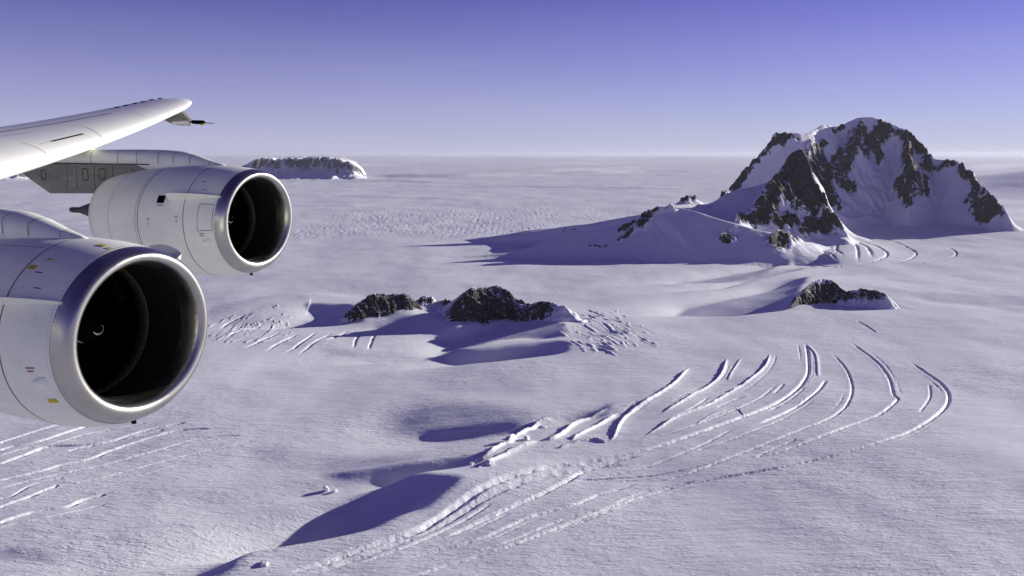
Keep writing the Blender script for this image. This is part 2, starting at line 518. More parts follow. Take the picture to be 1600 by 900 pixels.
MOUNT = [
    dict(p=[(1095, 330, 6250), (1120, 318, 6380), (1135, 300, 6450), (1165, 265, 6560), (1195, 231, 6620), (1220, 207, 6680), (1262, 207, 6800), (1275, 199, 6900), (1290, 193, 7000), (1315, 196, 7100),
            (1345, 179, 7150), (1385, 188, 7150), (1412, 204, 7100), (1440, 228, 7000), (1455, 243, 6900), (1500, 259, 6600), (1522, 281, 6400), (1545, 301, 6200), (1568, 330, 5950)],
         sl=1.8, sr=1.75, pl=1.5, pr=1.75, cr=0.015, gl=190, g=0.08),
    dict(p=[(1412, 206, 7090), (1420, 230, 6900), (1424, 265, 6600), (1422, 300, 6400), (1420, 326, 6300)], sl=1.9, sr=1.9, pl=1.3, pr=1.3, cr=0.05, gl=90, g=0.16),
    dict(p=[(1345, 182, 7140), (1335, 215, 6950), (1315, 250, 6750), (1298, 290, 6450)], sl=1.5, sr=1.5, cr=0.04, gl=110, g=0.16),
    dict(p=[(1122, 380, 4850), (1150, 350, 5050), (1190, 308, 5300), (1218, 270, 5500), (1243, 238, 5650), (1262, 262, 5680), (1282, 292, 5700), (1292, 316, 5720), (1305, 335, 5750), (1320, 352, 5780)],
         sl=1.5, sr=1.3, pl=1.4, pr=1.4, cr=0.05, gl=120, g=0.2),
    dict(p=[(1290, 316, 5700), (1268, 333, 5500), (1236, 360, 5240), (1200, 389, 5020)], sl=1.2, sr=1.2, pl=1.4, pr=1.4, cr=0.04, gl=80, g=0.08),
    dict(p=[(1050, 321, 5350), (1085, 317, 5500), (1112, 317, 5600), (1150, 298, 5650), (1200, 285, 5700)], sl=0.8, sr=0.72, pl=1.3, pr=1.15, cr=0.01, gl=110, g=0.0),
    dict(p=[(1060, 325, 4950), (1024, 325, 4900), (1004, 340, 4860), (975, 354, 4850), (940, 360, 4850), (896, 361, 4850), (870, 369, 4820), (840, 378, 4800), (780, 391, 4810), (725, 398, 4800)],
         sl=0.64, sr=0.6, pl=1.1, pr=1.4, cr=0.0, gl=110, g=0.0),
    dict(p=[(1125, 312, 6150), (1108, 318, 5950), (1080, 308, 5850), (1050, 321, 5750)], sl=0.5, sr=0.7, cr=0.03, gl=110, g=0.08),
    dict(p=[(1060, 325, 4940), (1110, 338, 4850), (1160, 350, 4780), (1210, 363, 4740), (1250, 374, 4780), (1290, 382, 4950)], sl=0.2, sr=0.62, pl=1.2, pr=1.15, cr=0.0, gl=110, g=0.0),
]
CAPS_M = [((1243, 241), (1225, 275), 13, 1.1), ((1243, 241), (1262, 268), 13, 1.1), ((1262, 262), (1288, 310), 30, 1.1), ((1272, 262), (1300, 318), 15, 1.1), ((1240, 262), (1250, 315), 36, 1.3), ((1218, 285), (1192, 335), 18, 1.2), ((1215, 300), (1250, 315), 26, 1.3),
          ((1180, 342), (1135, 374), 10, .9), ((1160, 345), (1178, 350), 13, .9), ((1215, 345), (1240, 345), 12, .9), ((1308, 345), (1272, 350), 17, .9), ((1275, 352), (1212, 384), 13, .6),
          ((1275, 240), (1320, 292), 18), ((1192, 235), (1145, 292), 8),
          ((1382, 202), (1352, 236), 14), ((1400, 208), (1446, 238), 10), ((1345, 205), (1312, 262), 15), ((1320, 240), (1285, 285), 12), ((1300, 205), (1318, 200), 4), ((1290, 225), (1275, 238), 6),
          ((1418, 228), (1430, 300), 15), ((1405, 285), (1418, 315), 10), ((1440, 262), (1490, 258), 7), ((1448, 250), (1448, 300), 8), ((1370, 225), (1375, 250), 8),
          ((1502, 264), (1524, 290), 8), ((1525, 305), (1540, 338), 17), ((1545, 315), (1560, 335), 8),
          ((1225, 214), (1180, 250), 9), ((1178, 255), (1130, 308), 4), ((1230, 215), (1245, 215), 5),
          ((1012, 333), (1004, 352), 9), ((1012, 334), (1060, 326), 6), ((1000, 352), (966, 377), 3), ((992, 352), (968, 362), 4), ((1066, 313), (1086, 311), 3), ((882, 363), (898, 361), 4), ((922, 386), (950, 383), 2.5)]
mountain = height_object('mountain', -700, 6300, 4300, 10400, 7.5, MOUNT, 3, M_MOUNT, [(c_[0], c_[1], c_[2] * 1.15) + tuple(c_[3:]) for c_ in CAPS_M], (9, 420), 1.0, 5.0, (30, 150), True)
tag(mountain, kind='structure')

def nunatak(name, label, ridges, caps, bbox, seed, nz=(9, 70)):
    o = height_object(name, *bbox, 1.6, ridges, seed, M_NUNA, caps, nz, 0.6, 3.0, (3.0, 34))
    tag(o, label, 'rock outcrop', 'rock outcrops rising through the snow')
    return o

nunatak('rock_outcrop', 'low rounded black rock knoll left of the largest rock, throwing a pointed shadow',
        [dict(p=[(545, 487, 2930), (560, 472, 2960), (578, 461, 2990), (600, 457, 3020), (630, 460, 3040), (648, 470, 3050), (655, 480, 3040)], sl=0.9, sr=1.1, pl=1.2, pr=1.0, cr=0.12, cl=60, gl=35, g=0.16)],
        [((560, 478), (645, 478), 34), ((575, 488), (640, 486), 30)], (-720, -300, 2700, 3230), 21)
nunatak('rock_outcrop', 'thin chain of small dark rocks in the saddle between knoll and largest rock',
        [dict(p=[(650, 470, 3100), (662, 464, 3110), (672, 465, 3120), (688, 468, 3120), (700, 467, 3110), (712, 472, 3080)], sl=0.8, sr=0.8, pl=1.2, pr=1.1, cr=0.3, cl=40, gl=30, g=0.16)],
        [((655, 468), (704, 472), 9)], (-430, -150, 2930, 3260), 33, (5, 40))
nunatak('rock_outcrop', 'largest dark craggy outcrop, streaked with snow, its crest tapering to the right',
        [dict(p=[(706, 490, 2860), (715, 470, 2880), (728, 455, 2910), (745, 450, 2940), (768, 445, 2970), (790, 452, 2960), (806, 464, 2940), (820, 468, 2920), (845, 471, 2890), (868, 473, 2860), (882, 477, 2830)],
              sl=0.9, sr=1.25, pl=1.3, pr=1.0, cr=0.08, cl=60, gl=32, g=0.2)],
        [((725, 485), (800, 495), 42), ((740, 465), (800, 475), 34), ((800, 480), (850, 480), 24), ((845, 476), (878, 476), 11)], (-380, 340, 2600, 3230), 47)
nunatak('rock_outcrop', 'small snow-streaked outcrop below the mountain with a flat dark spur',
        [dict(p=[(1235, 478, 3120), (1255, 455, 3200), (1270, 440, 3260), (1288, 435, 3300), (1305, 441, 3290), (1320, 450, 3250), (1345, 451, 3230), (1370, 453, 3200), (1384, 457, 3180)],
              sl=1.3, sr=1.3, pl=1.1, pr=1.0, cr=0.06, cl=60, gl=36, g=0.2)],
        [((1245, 474), (1300, 455), 22), ((1262, 452), (1305, 446), 12), ((1300, 468), (1330, 462), 9), ((1300, 458), (1375, 458), 14)], (960, 1700, 2850, 3600), 58)

# far table mountain
def far_mesa(name, top, d0, depth, seed, step, label=None):
    T = [at_depth(p, y, d0) for p, y in top]
    xs = np.array([t[0] for t in T]); zs = np.array([t[2] for t in T])
    x0, x1 = xs[0] - 500, xs[-1] + 300; y0, y1 = d0 - 1900, d0 + depth + 1500
    nx = int((x1 - x0) / step) + 1; ny = int((y1 - y0) / step) + 1
    X, Yg = np.meshgrid(np.linspace(x0, x1, nx), np.linspace(y0, y1, ny))
    top_z = np.interp(X - (xs.mean() / d0 - 0.0 if False else xs[-1] / d0) * (Yg - d0) + 60 * pn(X / 300, Yg / 300, seed), xs, zs, left=0, right=0)
    rib = fbm(X / 420, Yg / 2600, seed + 2, 5, 0.55, True)
    rib2 = fbm(X / 900, Yg / 3600, seed + 21, 3, 0.5)
    edge = d0 + 230 * (rib - 0.8) + 420 * rib2 + 350 * pn(X / 2200, X * 0, seed + 9)
    u = (edge - Yg)                      # >0 in front of the rim
    fall = 1 - sstep(-30, 520, u) * 0.72 - 0.28 * sstep(250, 1300, u + 200 * pn(X / 300, Yg / 300, seed + 4))
    H = top_z * fall * (1 + 0.06 * fbm(X / 700, Yg / 900, seed + 6, 3)) + 16 * fbm(X / 300, Yg / 300, seed + 5, 3)
    H *= sstep(y1, y1 - 1200, Yg)
    H = np.where(top_z < 1, 0, H)
    Z = H - 4
    V = np.stack([X.ravel(), Yg.ravel(), Z.ravel()], 1)
    idx = np.arange(nx * ny).reshape(ny, nx)
    Q = np.stack([idx[:-1, :-1], idx[:-1, 1:], idx[1:, 1:], idx[1:, :-1]], -1).reshape(-1, 4)
    Q = Q[H.ravel()[Q].max(1) > 6]
    rk = 1.0 - np.abs(u - 170) / 330.0 + 0.5 * (1 - rib)
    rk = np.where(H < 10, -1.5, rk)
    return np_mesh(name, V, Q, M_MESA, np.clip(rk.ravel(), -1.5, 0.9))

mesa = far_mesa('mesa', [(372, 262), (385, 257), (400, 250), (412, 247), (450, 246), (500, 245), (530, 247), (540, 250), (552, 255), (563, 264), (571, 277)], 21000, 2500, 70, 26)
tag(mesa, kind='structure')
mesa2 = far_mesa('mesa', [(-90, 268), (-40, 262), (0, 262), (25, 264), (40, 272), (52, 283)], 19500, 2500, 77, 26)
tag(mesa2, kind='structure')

# ------------------------------------------------------------------ the snow field: one sheet to the horizon
az = np.concatenate([np.arange(-180, -37, 3.0), np.linspace(-36, 36, 1450), np.arange(39, 180, 3.0)])
dy = np.concatenate([np.linspace(1.9, 60, 200), np.linspace(60.4, 720, 860)])
r_view = HC * F_PX / dy
r_near = np.array([0.5, 60, 160, 280, 420, 560, 700, 820, 940, 1010])
r_near = r_near[r_near < r_view.min()]
rr = np.concatenate([r_near, r_view[::-1]])
AZ, RR = np.meshgrid(np.radians(az), rr)
GX = RR * np.sin(AZ); GY = RR * np.cos(AZ)
GZ = base_h(GX, GY)
inview = (np.abs(AZ) < rad(36.5)) & (RR > 900)
span = RR * RR / (HC * F_PX) * 0.9          # rough row spacing there

def ridge(poly, A, wl, wr, taper=0.25, sharp=0.0, rough=0.0, rl=40.0, seed=0, world=False, lump=0.0):
    """raise (or sink) the snow along a line; wl / wr = width on the left / right of travel, in metres"""
    P = smooth_poly([G(*p, zc=max(A, 0) * 0.85) for p in poly], 14) if not world else smooth_poly(poly, 5)
    mw = max(wl, wr)
    m = (GX > P[:, 0].min() - mw) & (GX < P[:, 0].max() + mw) & (GY > P[:, 1].min() - mw) & (GY < P[:, 1].max() + mw) & inview
    if not m.any(): return
    x = GX[m]; y = GY[m]
    if rough:
        x0, y0 = x, y
        x = x0 + rough * fbm(x0 / rl, y0 / rl, seed + 3, 3); y = y0 + rough * fbm(x0 / rl, y0 / rl, seed + 7, 3)
    d, s, si, L = poly_dist(x, y, P)
    t = np.clip(np.abs(d) / np.where(d > 0, wr, wl), 0, 1)
    soft = 0.5 + 0.5 * np.cos(np.pi * t)
    hard = (1 - t) ** 1.5
    g = soft * (1 - sharp) + hard * sharp
    e = np.clip(np.minimum(s, L - s) / (L * taper + 1e-6), 0, 1)
    e = e * e * (3 - 2 * e)
    # points beyond the ends
    a = A * (1 + (0.3 * fbm(s / (rl * 2), s * 0, seed + 13, 3) if rough else 0))
    if lump: a = a * (1 + lump * fbm(x / 22.0, y / 26.0, seed + 17, 4, 0.6))
    GZ[m] += a * g * e

mz = inview
GZ[mz] += zone_h(GX[mz], GY[mz])

# snow domes
ridge([(330, 500), (400, 475), (470, 462), (520, 462), (560, 470)], 14, 180, 260, 0.35, 0.1, seed=14)
ridge([(600, 492), (650, 480), (690, 478), (720, 484)], 16, 60, 90, 0.3, 0.3, seed=61)
ridge([(1290, 372), (1330, 380), (1330, 400), (1290, 415)], 22, 350, 300, 0.4, 0.0, seed=25)
# far undulations
ridge([(620, 352), (700, 345), (800, 341), (900, 338)], 10, 300, 200, 0.3, 0.4, seed=27)
ridge([(1470, 262), (1540, 256), (1620, 254), (1700, 254)], 170, 2200, 1500, 0.3, 0.2, seed=28)
for i, (a, b, y0, A) in enumerate([(520, 900, 271, 40), (700, 1100, 262, 60), (860, 1120, 267, 45), (340, 800, 283, 16), (600, 1150, 292, 12), (500, 760, 306, 10), (330, 640, 318, 9), (620, 1100, 254, 60), (350, 760, 257, 60)]):
    n_ = 5; xs_ = np.linspace(a, b, n_)
    ridge([(x_, y0 + 2 * math.sin(i + k)) for k, x_ in enumerate(xs_)], A * 2.0, (HC * F_PX / (y0 - 241)) * .06, (HC * F_PX / (y0 - 241)) * .02, 0.35, 0.6, seed=40 + i)

# wind rounds every crest a little
def blur(Z, k, passes):
    for _ in range(passes):
        for ax in (0, 1):
            c = np.cumsum(np.concatenate([np.repeat(Z.take([0], ax), k + 1, ax), Z, np.repeat(Z.take([-1], ax), k, ax)], ax), ax)
            n_ = Z.shape[ax]
            Z = (c.take(range(2 * k + 1, 2 * k + 1 + n_), ax) - c.take(range(0, n_), ax)) / (2 * k + 1)
    return Z

# ---- crevasses: a step whose steep wall faces the sun, with a narrow slot in front of it
def Gz(px, py):
    g_ = G(px, py); r = ray(px, py)
    for _ in range(8):
        t = (HC - ground_z(*g_)) / -r[2]
        g_ = 0.5 * g_ + 0.5 * np.array([r[0] * t, r[1] * t])
    return g_

def crevasse(poly, A, wl=26, wr=5, slot=0.6, rough=3.0, rl=16.0, seed=0, taper=0.12, lump=0.4, bank=False):
    P = [Gz(*p) for p in poly]
    # slot, slightly to the right of the lip
    Q = np.array(P); T = np.gradient(Q, axis=0); T /= np.linalg.norm(T, axis=1)[:, None]
    nrm = np.stack([T[:, 1], -T[:, 0]], 1)
    rough *= 0.22
    if bank:                                   # a bank whose long side lies in the lee
        wr *= 0.62; wl *= 0.8
        ridge(P, A * 0.16, wl, wr * 1.6, taper, 0.4, 0, rl, seed, True)
        ridge(P, A * 0.62, wr * 1.0, wr * 0.85, taper, 0.7, rough, rl, seed, True, lump=lump)
        ridge(Q + nrm * (wr * 0.9), -A * slot * 0.5, wr * 0.7, wr * 0.7, taper, 0.1, rough, rl, seed, True)
    else:                                      # an open crevasse, V shaped, with low raised lips
        ww = max(wr * 0.92, 4.4)
        ridge(P, A * 0.14, wl * 0.7, wl * 0.7, taper, 0.2, 0, rl, seed, True)
        ridge(P, -(A if A < 2.1 else max(A, 3.2) * 1.0), ww * 1.05, ww * 0.95, taper, 0.35, rough, rl, seed, True, lump=lump)

CR = [  # right hand crescents, each drawn towards the viewer
    ([(1325, 530), (1365, 560), (1388, 588), (1396, 618), (1402, 628), (1375, 650), (1330, 668), (1280, 688), (1200, 712), (1120, 724)], 4.5, 30, 6),
    ([(1297, 548), (1318, 570), (1331, 600), (1326, 630), (1300, 655), (1240, 680), (1180, 702), (1140, 716), (1050, 745), (960, 752)], 4.0, 26, 5.5),
    ([(1259, 533), (1263, 560), (1260, 590), (1225, 625), (1160, 655), (1080, 683), (1010, 702), (930, 716)], 7, 34, 8),
    ([(1258, 535), (1275, 552), (1279, 590)], 3.0, 8, 12),
    ([(1292, 592), (1275, 615), (1240, 640), (1185, 667)], 6, 30, 7),
    ([(1136, 560), (1126, 588), (1100, 610), (1062, 635), (1030, 652)], 8, 30, 9),
    ([(1203, 552), (1196, 572), (1165, 600), (1130, 622), (1100, 640), (1060, 655), (1030, 672), (1000, 686)], 8, 26, 8),
    ([(1158, 560), (1145, 580), (1137, 596)], 4, 14, 6),
    ([(1078, 575), (1050, 605), (1015, 628), (990, 645), (972, 660), (962, 678), (950, 692)], 9, 30, 9),
    ([(1165, 655), (1150, 640), (1120, 648), (1085, 668)], 3, 10, 5),
    ([(1416, 560), (1450, 585), (1475, 605), (1482, 628), (1465, 652), (1420, 680), (1350, 703), (1250, 725), (1190, 736), (1130, 745), (1080, 754), (1036, 765)], 5.0, 32, 6.5),
    ([(1452, 600), (1453, 622), (1436, 650)], 2.2, 12, 4),
    ([(1085, 750), (1036, 763), (970, 785), (880, 822), (800, 852), (700, 882), (630, 905)], 5, 30, 6),
    ([(440, 897), (500, 880), (580, 852), (650, 829), (700, 800), (750, 766), (800, 744), (860, 728), (900, 722), (960, 712), (1012, 703)], 7.5, 36, 11),
    ([(690, 842), (740, 820), (800, 793), (850, 770), (890, 748), (920, 730), (980, 715), (1010, 712)], 5.5, 26, 7),
    ([(620, 873), (680, 860), (760, 838), (830, 808), (900, 788), (935, 772), (1000, 752)], 4.5, 26, 6),
    ([(890, 748), (960, 745), (1040, 738), (1120, 722)], 2.5, 16, 4),
    ([(960, 785), (1010, 765), (1090, 748)], 3.2, 18, 5),
    ([(1245, 690), (1205, 705), (1180, 715)], 2.5, 12, 4),
    ([(1338, 500), (1355, 508), (1370, 518)], 2.5, 20, 6),
    ([(1258, 605), (1235, 625), (1200, 645)], 3.0, 12, 7),
    ([(1225, 600), (1210, 615)], 4, 12, 6), ([(1120, 640), (1150, 625), (1165, 620)], 3, 10, 6),
    ([(560, 880), (640, 852), (720, 815), (770, 785)], 2.5, 14, 4), ([(930, 745), (1010, 728), (1090, 700), (1150, 672)], 3.0, 16, 5),
    ([(700, 872), (790, 848), (880, 812), (960, 790), (1000, 772)], 3.0, 14, 4), ([(1000, 690), (1060, 676), (1120, 656), (1180, 628), (1215, 600)], 3.0, 14, 5),
    ([(1030, 668), (1055, 655), (1085, 640), (1110, 620)], 3.5, 12, 5), ([(1075, 708), (1140, 690), (1200, 668), (1240, 650)], 2.5, 12, 4),
    # rubble line of opened crevasses
    ([(865, 658), (840, 664), (815, 680), (790, 696)], 11, 16, 10), ([(950, 640), (900, 664), (870, 685), (840, 690)], 11, 16, 10), ([(965, 648), (925, 672), (890, 690)], 9, 14, 9),
    ([(840, 690), (800, 705), (770, 720), (745, 732)], 10, 18, 10), ([(830, 682), (800, 690), (760, 712), (730, 725)], 9, 20, 10), ([(950, 692), (930, 688), (900, 692), (870, 700)], 8, 14, 7),
]
for i, c in enumerate(CR):
    crevasse(c[0], c[1], c[2], c[3], 0.55, 3.2, 15, 100 + 7 * i, 0.12, 0.12, i in (3, 5, 6, 7, 8, 9) or i >= len(CR) - 6)
# finer cracks beside the long ones
rq = np.random.RandomState(12)
for i, c in enumerate(CR[:18]):
    Pp = smooth_poly(np.array(c[0], float), 5)
    if len(Pp) < 12: continue
    for k in range(2):
        a = rq.randint(0, len(Pp) // 2); b = min(len(Pp), a + rq.randint(6, 14))
        off_ = rq.uniform(5, 13) * rq.choice([-1, 1])
        sub_ = Pp[a:b:3].copy()
        if len(sub_) < 3: continue
        T = np.gradient(sub_, axis=0); T /= np.linalg.norm(T, axis=1)[:, None]
        sub_ = sub_ + np.stack([T[:, 1], -T[:, 0]], 1) * off_ * np.array([1.0, 0.6])
        crevasse([tuple(q) for q in sub_], rq.uniform(0.8, 2.0), 10, 3.5, 0.5, 3.2, 15, 3000 + 9 * i + k, 0.3, 0.4)
# the wide trench beside the longest one
ridge([Gz(*p) for p in [(470, 902), (560, 872), (640, 842), (700, 815), (760, 779), (810, 757), (870, 740), (930, 730), (1000, 722)]], -4.0, 18, 6, 0.12, 0.3, 2, 15, 991, True, lump=0.1)
# left hand set
for i, (pl, A, wl, wr) in enumerate([
    ([(0, 693), (30, 684), (75, 670), (130, 655)], 10, 18, 8), ([(0, 705), (20, 699), (60, 692), (118, 672), (150, 660)], 11, 22, 9), ([(0, 714), (40, 702), (80, 695), (130, 680), (170, 671), (230, 660)], 6, 18, 6),
    ([(0, 726), (40, 712), (75, 699), (122, 695), (170, 688), (230, 671), (292, 659)], 10, 24, 9), ([(106, 704), (131, 697), (170, 689), (256, 671)], 7, 16, 7),
    ([(0, 751), (62, 737), (100, 725), (140, 716), (175, 702), (212, 690), (275, 673), (328, 668)], 11, 28, 9), ([(0, 764), (94, 740), (170, 723), (231, 707), (312, 685), (378, 678)], 6, 22, 6),
    ([(0, 779), (20, 775), (50, 758), (100, 745)], 4, 14, 5), ([(88, 758), (144, 748), (194, 735), (244, 722), (312, 705), (400, 686)], 3.2, 20, 4.5),
    ([(0, 793), (47, 776), (72, 765), (92, 757)], 8, 20, 7), ([(0, 818), (40, 805), (62, 799), (106, 791), (131, 779), (166, 770)], 11, 26, 9), ([(0, 825), (95, 804), (166, 786)], 3.5, 18, 4),
    ([(130, 766), (190, 750), (240, 735), (320, 715), (415, 711)], 1.6, 16, 4)]):
    crevasse(pl, A * 0.8, wl, wr * 0.85, 0.45, 3.0, 18, 400 + 9 * i, 0.05, 0.2)
# small crescents under the mountain
for i, (pl, A, wl, wr) in enumerate([
    ([(1276, 378), (1284, 384), (1275, 392), (1300, 402), (1312, 413)], 8, 20, 16), ([(1302, 376), (1309, 385), (1306, 395), (1318, 407)], 9, 22, 16),
    ([(1325, 376), (1338, 392), (1340, 413)], 9, 26, 16), ([(1338, 378), (1355, 393), (1362, 408)], 9, 20, 20), ([(1342, 374), (1370, 388), (1386, 400), (1370, 410), (1330, 416)], 9, 40, 14),
    ([(1330, 362), (1390, 375), (1425, 392), (1430, 400), (1405, 411), (1350, 416)], 7, 40, 12), ([(1480, 386), (1494, 398), (1475, 406), (1420, 415)], 6, 40, 12),
    ([(1240, 405), (1260, 398), (1290, 416), (1340, 416)], 8, 20, 14), ([(1232, 400), (1245, 412), (1280, 418)], 8, 20, 14), ([(1180, 398), (1220, 402), (1260, 410)], 6, 20, 14)]):
    crevasse(pl, A, wl, wr, 0.5, 6.0, 40, 700 + 9 * i, 0.2)
# fan of cracks left of the middle rocks
rs = np.random.RandomState(5)
for i, (a, b) in enumerate([((470, 518), (415, 550)), ((495, 515), (445, 552)), ((520, 518), (465, 555)), ((545, 514), (510, 530)), ((565, 516), (552, 542)), ((588, 520), (575, 545)),
                            ((440, 515), (380, 545)), ((420, 500), (350, 530)), ((400, 490), (340, 515))]):
    mx = (a[0] + b[0]) / 2 + rs.uniform(-8, 2); my = (a[1] + b[1]) / 2
    crevasse([a, (mx, my), b], 5.5, 14, 8, 0.5, 2.5, 30, 900 + 5 * i, 0.3)
for i in range(60):
    x_ = rs.uniform(335, 462); y_ = rs.uniform(472, 530)
    if y_ < 462 + (520 - x_) * 0.22: continue
    l_ = rs.uniform(8, 22)
    crevasse([(x_, y_), (x_ - l_ * .55, y_ + l_ * .18), (x_ - l_, y_ + l_ * .42)], rs.uniform(2.5, 5), 12, 8, 0.5, 2, 25, 1200 + i, 0.35, 0.4, True)
# broken snow right of the middle rocks
for i in range(150):
    x_ = rs.uniform(870, 1010); y_ = rs.uniform(482, 552)
    if abs(x_ - 940) / 85 + abs(y_ - 518) / 40 > 1.15: continue
    l_ = 5 + rs.exponential(11); dr_ = rs.uniform(0.15, 0.65); q_ = rs.uniform(0.5, 1.3)
    crevasse([(x_, y_), (x_ + l_ * .5, y_ + l_ * dr_ * .5 + rs.uniform(-2, 2)), (x_ + l_, y_ + l_ * dr_)][::-1], rs.uniform(1.6, 4) * q_, 15 * q_, 15 * q_, 0.5, 4, 25, 1500 + i, 0.3, 0.4, True)
# broken snow under the pyramid
for i in range(70):
    x_ = rs.uniform(1190, 1290); y_ = rs.uniform(378, 412)
    if y_ > 420 - abs(x_ - 1250) * .2: continue
    l_ = rs.uniform(6, 18)
    crevasse([(x_, y_), (x_ + l_ * .5, y_ + rs.uniform(-1, 2)), (x_ + l_, y_ - l_ * .25)], rs.uniform(2, 5), 22, 12, 0.4, 6, 50, 1900 + i, 0.35, 0.4, True)
for i in range(26):                       # ice cliffs by the left foot of the pyramid
    x_ = rs.uniform(1040, 1130); y_ = rs.uniform(345, 395)
    crevasse([(x_, y_), (x_ + 8, y_ + 4), (x_ + 14, y_ + 10)], rs.uniform(3, 6), 25, 16, 0.3, 6, 50, 2200 + i, 0.35, 0.4, True)

# ---- roughness of the surface
v = inview
x = GX[v]; y = GY[v]; sp = span[v]
def fade(wl): return np.clip(1.6 - sp / (wl * 0.35), 0, 1)
n = 0
n = n + 9.0 * fbm(x / 900, y / 1100, 501, 2)
n = n + 2.6 * fbm(x / 260, y / 260, 502, 2)
ca, sa_ = math.cos(rad(12)), math.sin(rad(12))
xw = x * ca + y * sa_; yw = -x * sa_ + y * ca
n = n + 0.55 * fade(26) * fbm(xw / 110, yw / 26, 503, 3)
n = n + 0.16 * fade(9) * fbm(xw / 34, yw / 8, 504, 3)
n = n + 0.10 * fade(8) * fbm(x / 9, y / 9, 505, 3)
# the chaotic ice of the middle plain
pl_c = G(620, 350)
mid = sstep(1.0, 0.2, np.hypot((x + 300) / 3800, (y - 7200) / 3600)) * sstep(3900, 4600, y)
mid *= sstep(-0.25, 0.35, pn(x / 1500, y / 1500, 515) + 0.25)
n = n + mid * 2.2 * fbm(x / 50, y / 75, 506, 3, 0.6, True)
GZ[v] += n * sstep(60000, 20000, y)
fv = v & (GY > 9000)
GZ[fv] += 30 * sstep(9000, 22000, GY[fv]) * fbm(GX[fv] / 9000, GY[fv] / 1700, 520, 2, 0.5) * sstep(110000, 60000, GY[fv])
# low hills on the horizon
hz = inview & (GY > 60000)
GZ[hz] += 230 * sstep(62000, 90000, GY[hz]) * np.clip(fbm(GX[hz] / 16000, GY[hz] / 30000, 530, 3) + .1, 0, 2)

nr, nc = GX.shape
V = np.stack([GX.ravel(), GY.ravel(), GZ.ravel()], 1)
idx = np.arange(nr * nc).reshape(nr, nc)
nxt = np.roll(idx, -1, axis=1)
Q = np.stack([idx[:-1], nxt[:-1], nxt[1:], idx[1:]], -1).reshape(-1, 4)[:, ::-1]
ground = np_mesh('snow_field', V, Q, M_SNOW)
tag(ground, kind='structure')
print('ground verts', len(V))

# broken blocks of ice that stand out of the opened crevasses
def ice_block(px, py, size, flat_, seed, label):
    g_ = Gz(px, py)
    V = []; Fc = []; n_ = 22; k_ = 14
    for i in range(k_ + 1):
        th_ = math.pi * i / k_
        for j in range(n_):
            ph_ = 2 * math.pi * j / n_
            d_ = np.array([math.sin(th_) * math.cos(ph_), math.sin(th_) * math.sin(ph_), math.cos(th_)])
            # chop by random planes for broken faces
            rs_ = np.random.RandomState(seed)
            r_ = 1.0
            for _ in range(16):
                nrm = rs_.normal(size=3); nrm /= np.linalg.norm(nrm); c_ = nrm @ d_
                if c_ > 0.05: r_ = min(r_, rs_.uniform(0.55, 0.9) / c_)
                else: rs_.uniform()
            r_ += 0.05 * float(pn(np.array([d_[0] * 5 + seed]), np.array([d_[1] * 5 + d_[2] * 7]), seed)[0])
            V.append((d_[0] * r_ * size, d_[1] * r_ * size * 0.8, d_[2] * r_ * size * flat_))
    for i in range(k_):
        for j in range(n_):
            j2 = (j + 1) % n_
            Fc.append((i * n_ + j, (i + 1) * n_ + j, (i + 1) * n_ + j2, i * n_ + j2))
    o = mesh_obj('ice_block', V, Fc, M_SNOW, None, False)
    o.location = (g_[0], g_[1], ground_z(*g_) + size * flat_ * 0.25)
    o.rotation_euler = (0, 0, seed)
    tag(o, label, 'ice block', 'broken ice blocks along the crevasse field')
ice_block(765, 727, 13, 0.75, 3, 'largest bright ice block at the upper end of the dark curved hollow')
ice_block(737, 727, 9, 0.6, 5, 'smaller leaning ice block just left of the largest bright one')
ice_block(823, 688, 10, 0.7, 8, 'white ice block halfway along the rubble between hollow and shaded dip')
ice_block(848, 668, 12, 0.45, 11, 'long low ice slab topmost in the rubble, below the shaded dip')
ice_block(510, 765, 8, 0.7, 14, 'lone rough ice lump on smooth snow above the dark curved hollow')
ice_block(524, 767, 5, 0.7, 17, 'tiny ice lump touching the right side of the lone rough lump')
ice_block(412, 882, 9, 0.5, 21, 'low ice block at the bottom edge, left of the bright trench')

# ------------------------------------------------------------------ the air
me = bpy.data.meshes.new('haze')
x1, y1, y2, zt = 260000, -260000, 260000, 1120
vv = [(x, y, z) for x in (-x1, x1) for y in (y1, y2) for z in (-60, zt)]
me.from_pydata(vv, [], [(0, 1, 3, 2), (4, 6, 7, 5), (0, 4, 5, 1), (2, 3, 7, 6), (0, 2, 6, 4), (1, 5, 7, 3)])
haze = bpy.data.objects.new('haze', me); COL.objects.link(haze)
hm = bpy.data.materials.new('thin_ice_haze'); hm.use_nodes = True
hn = hm.node_tree; hn.nodes.remove(hn.nodes['Principled BSDF'])
pv = hn.nodes.new('ShaderNodeVolumePrincipled')
pv.inputs['Color'].default_value = (0.86, 0.88, 1.0, 1)
pv.inputs['Density'].default_value = 0.45e-5
pv.inputs['Anisotropy'].default_value = 0.2
hn.links.new(pv.outputs[0], hn.nodes['Material Output'].inputs['Volume'])
me.materials.append(hm)
tag(haze, kind='stuff')

# ------------------------------------------------------------------ the aircraft: port wing and its two engines
# local frame: X forward, Y outboard (to port), Z up; origin at the inboard engine's intake
AZ_F = 1.126
ORG = Vector((-4.033, 8.678, HC - 1.955))
M_AIR = Matrix(((math.sin(AZ_F), math.cos(AZ_F), 0, ORG.x), (-math.cos(AZ_F), math.sin(AZ_F), 0, ORG.y), (0, 0, 1, ORG.z), (0, 0, 0, 1)))
plane = bpy.data.objects.new('airplane', None)
COL.objects.link(plane)
plane.matrix_world = M_AIR
tag(plane, 'grey-white four-engine jet aircraft seen along its swept wing with two open engine intakes', 'airplane')
M_INV = M_AIR.inverted()
FAR = Vector((-4.78, 15.357, HC - 1.237))
D_ENG = M_INV @ FAR                          # outboard engine in the aircraft frame

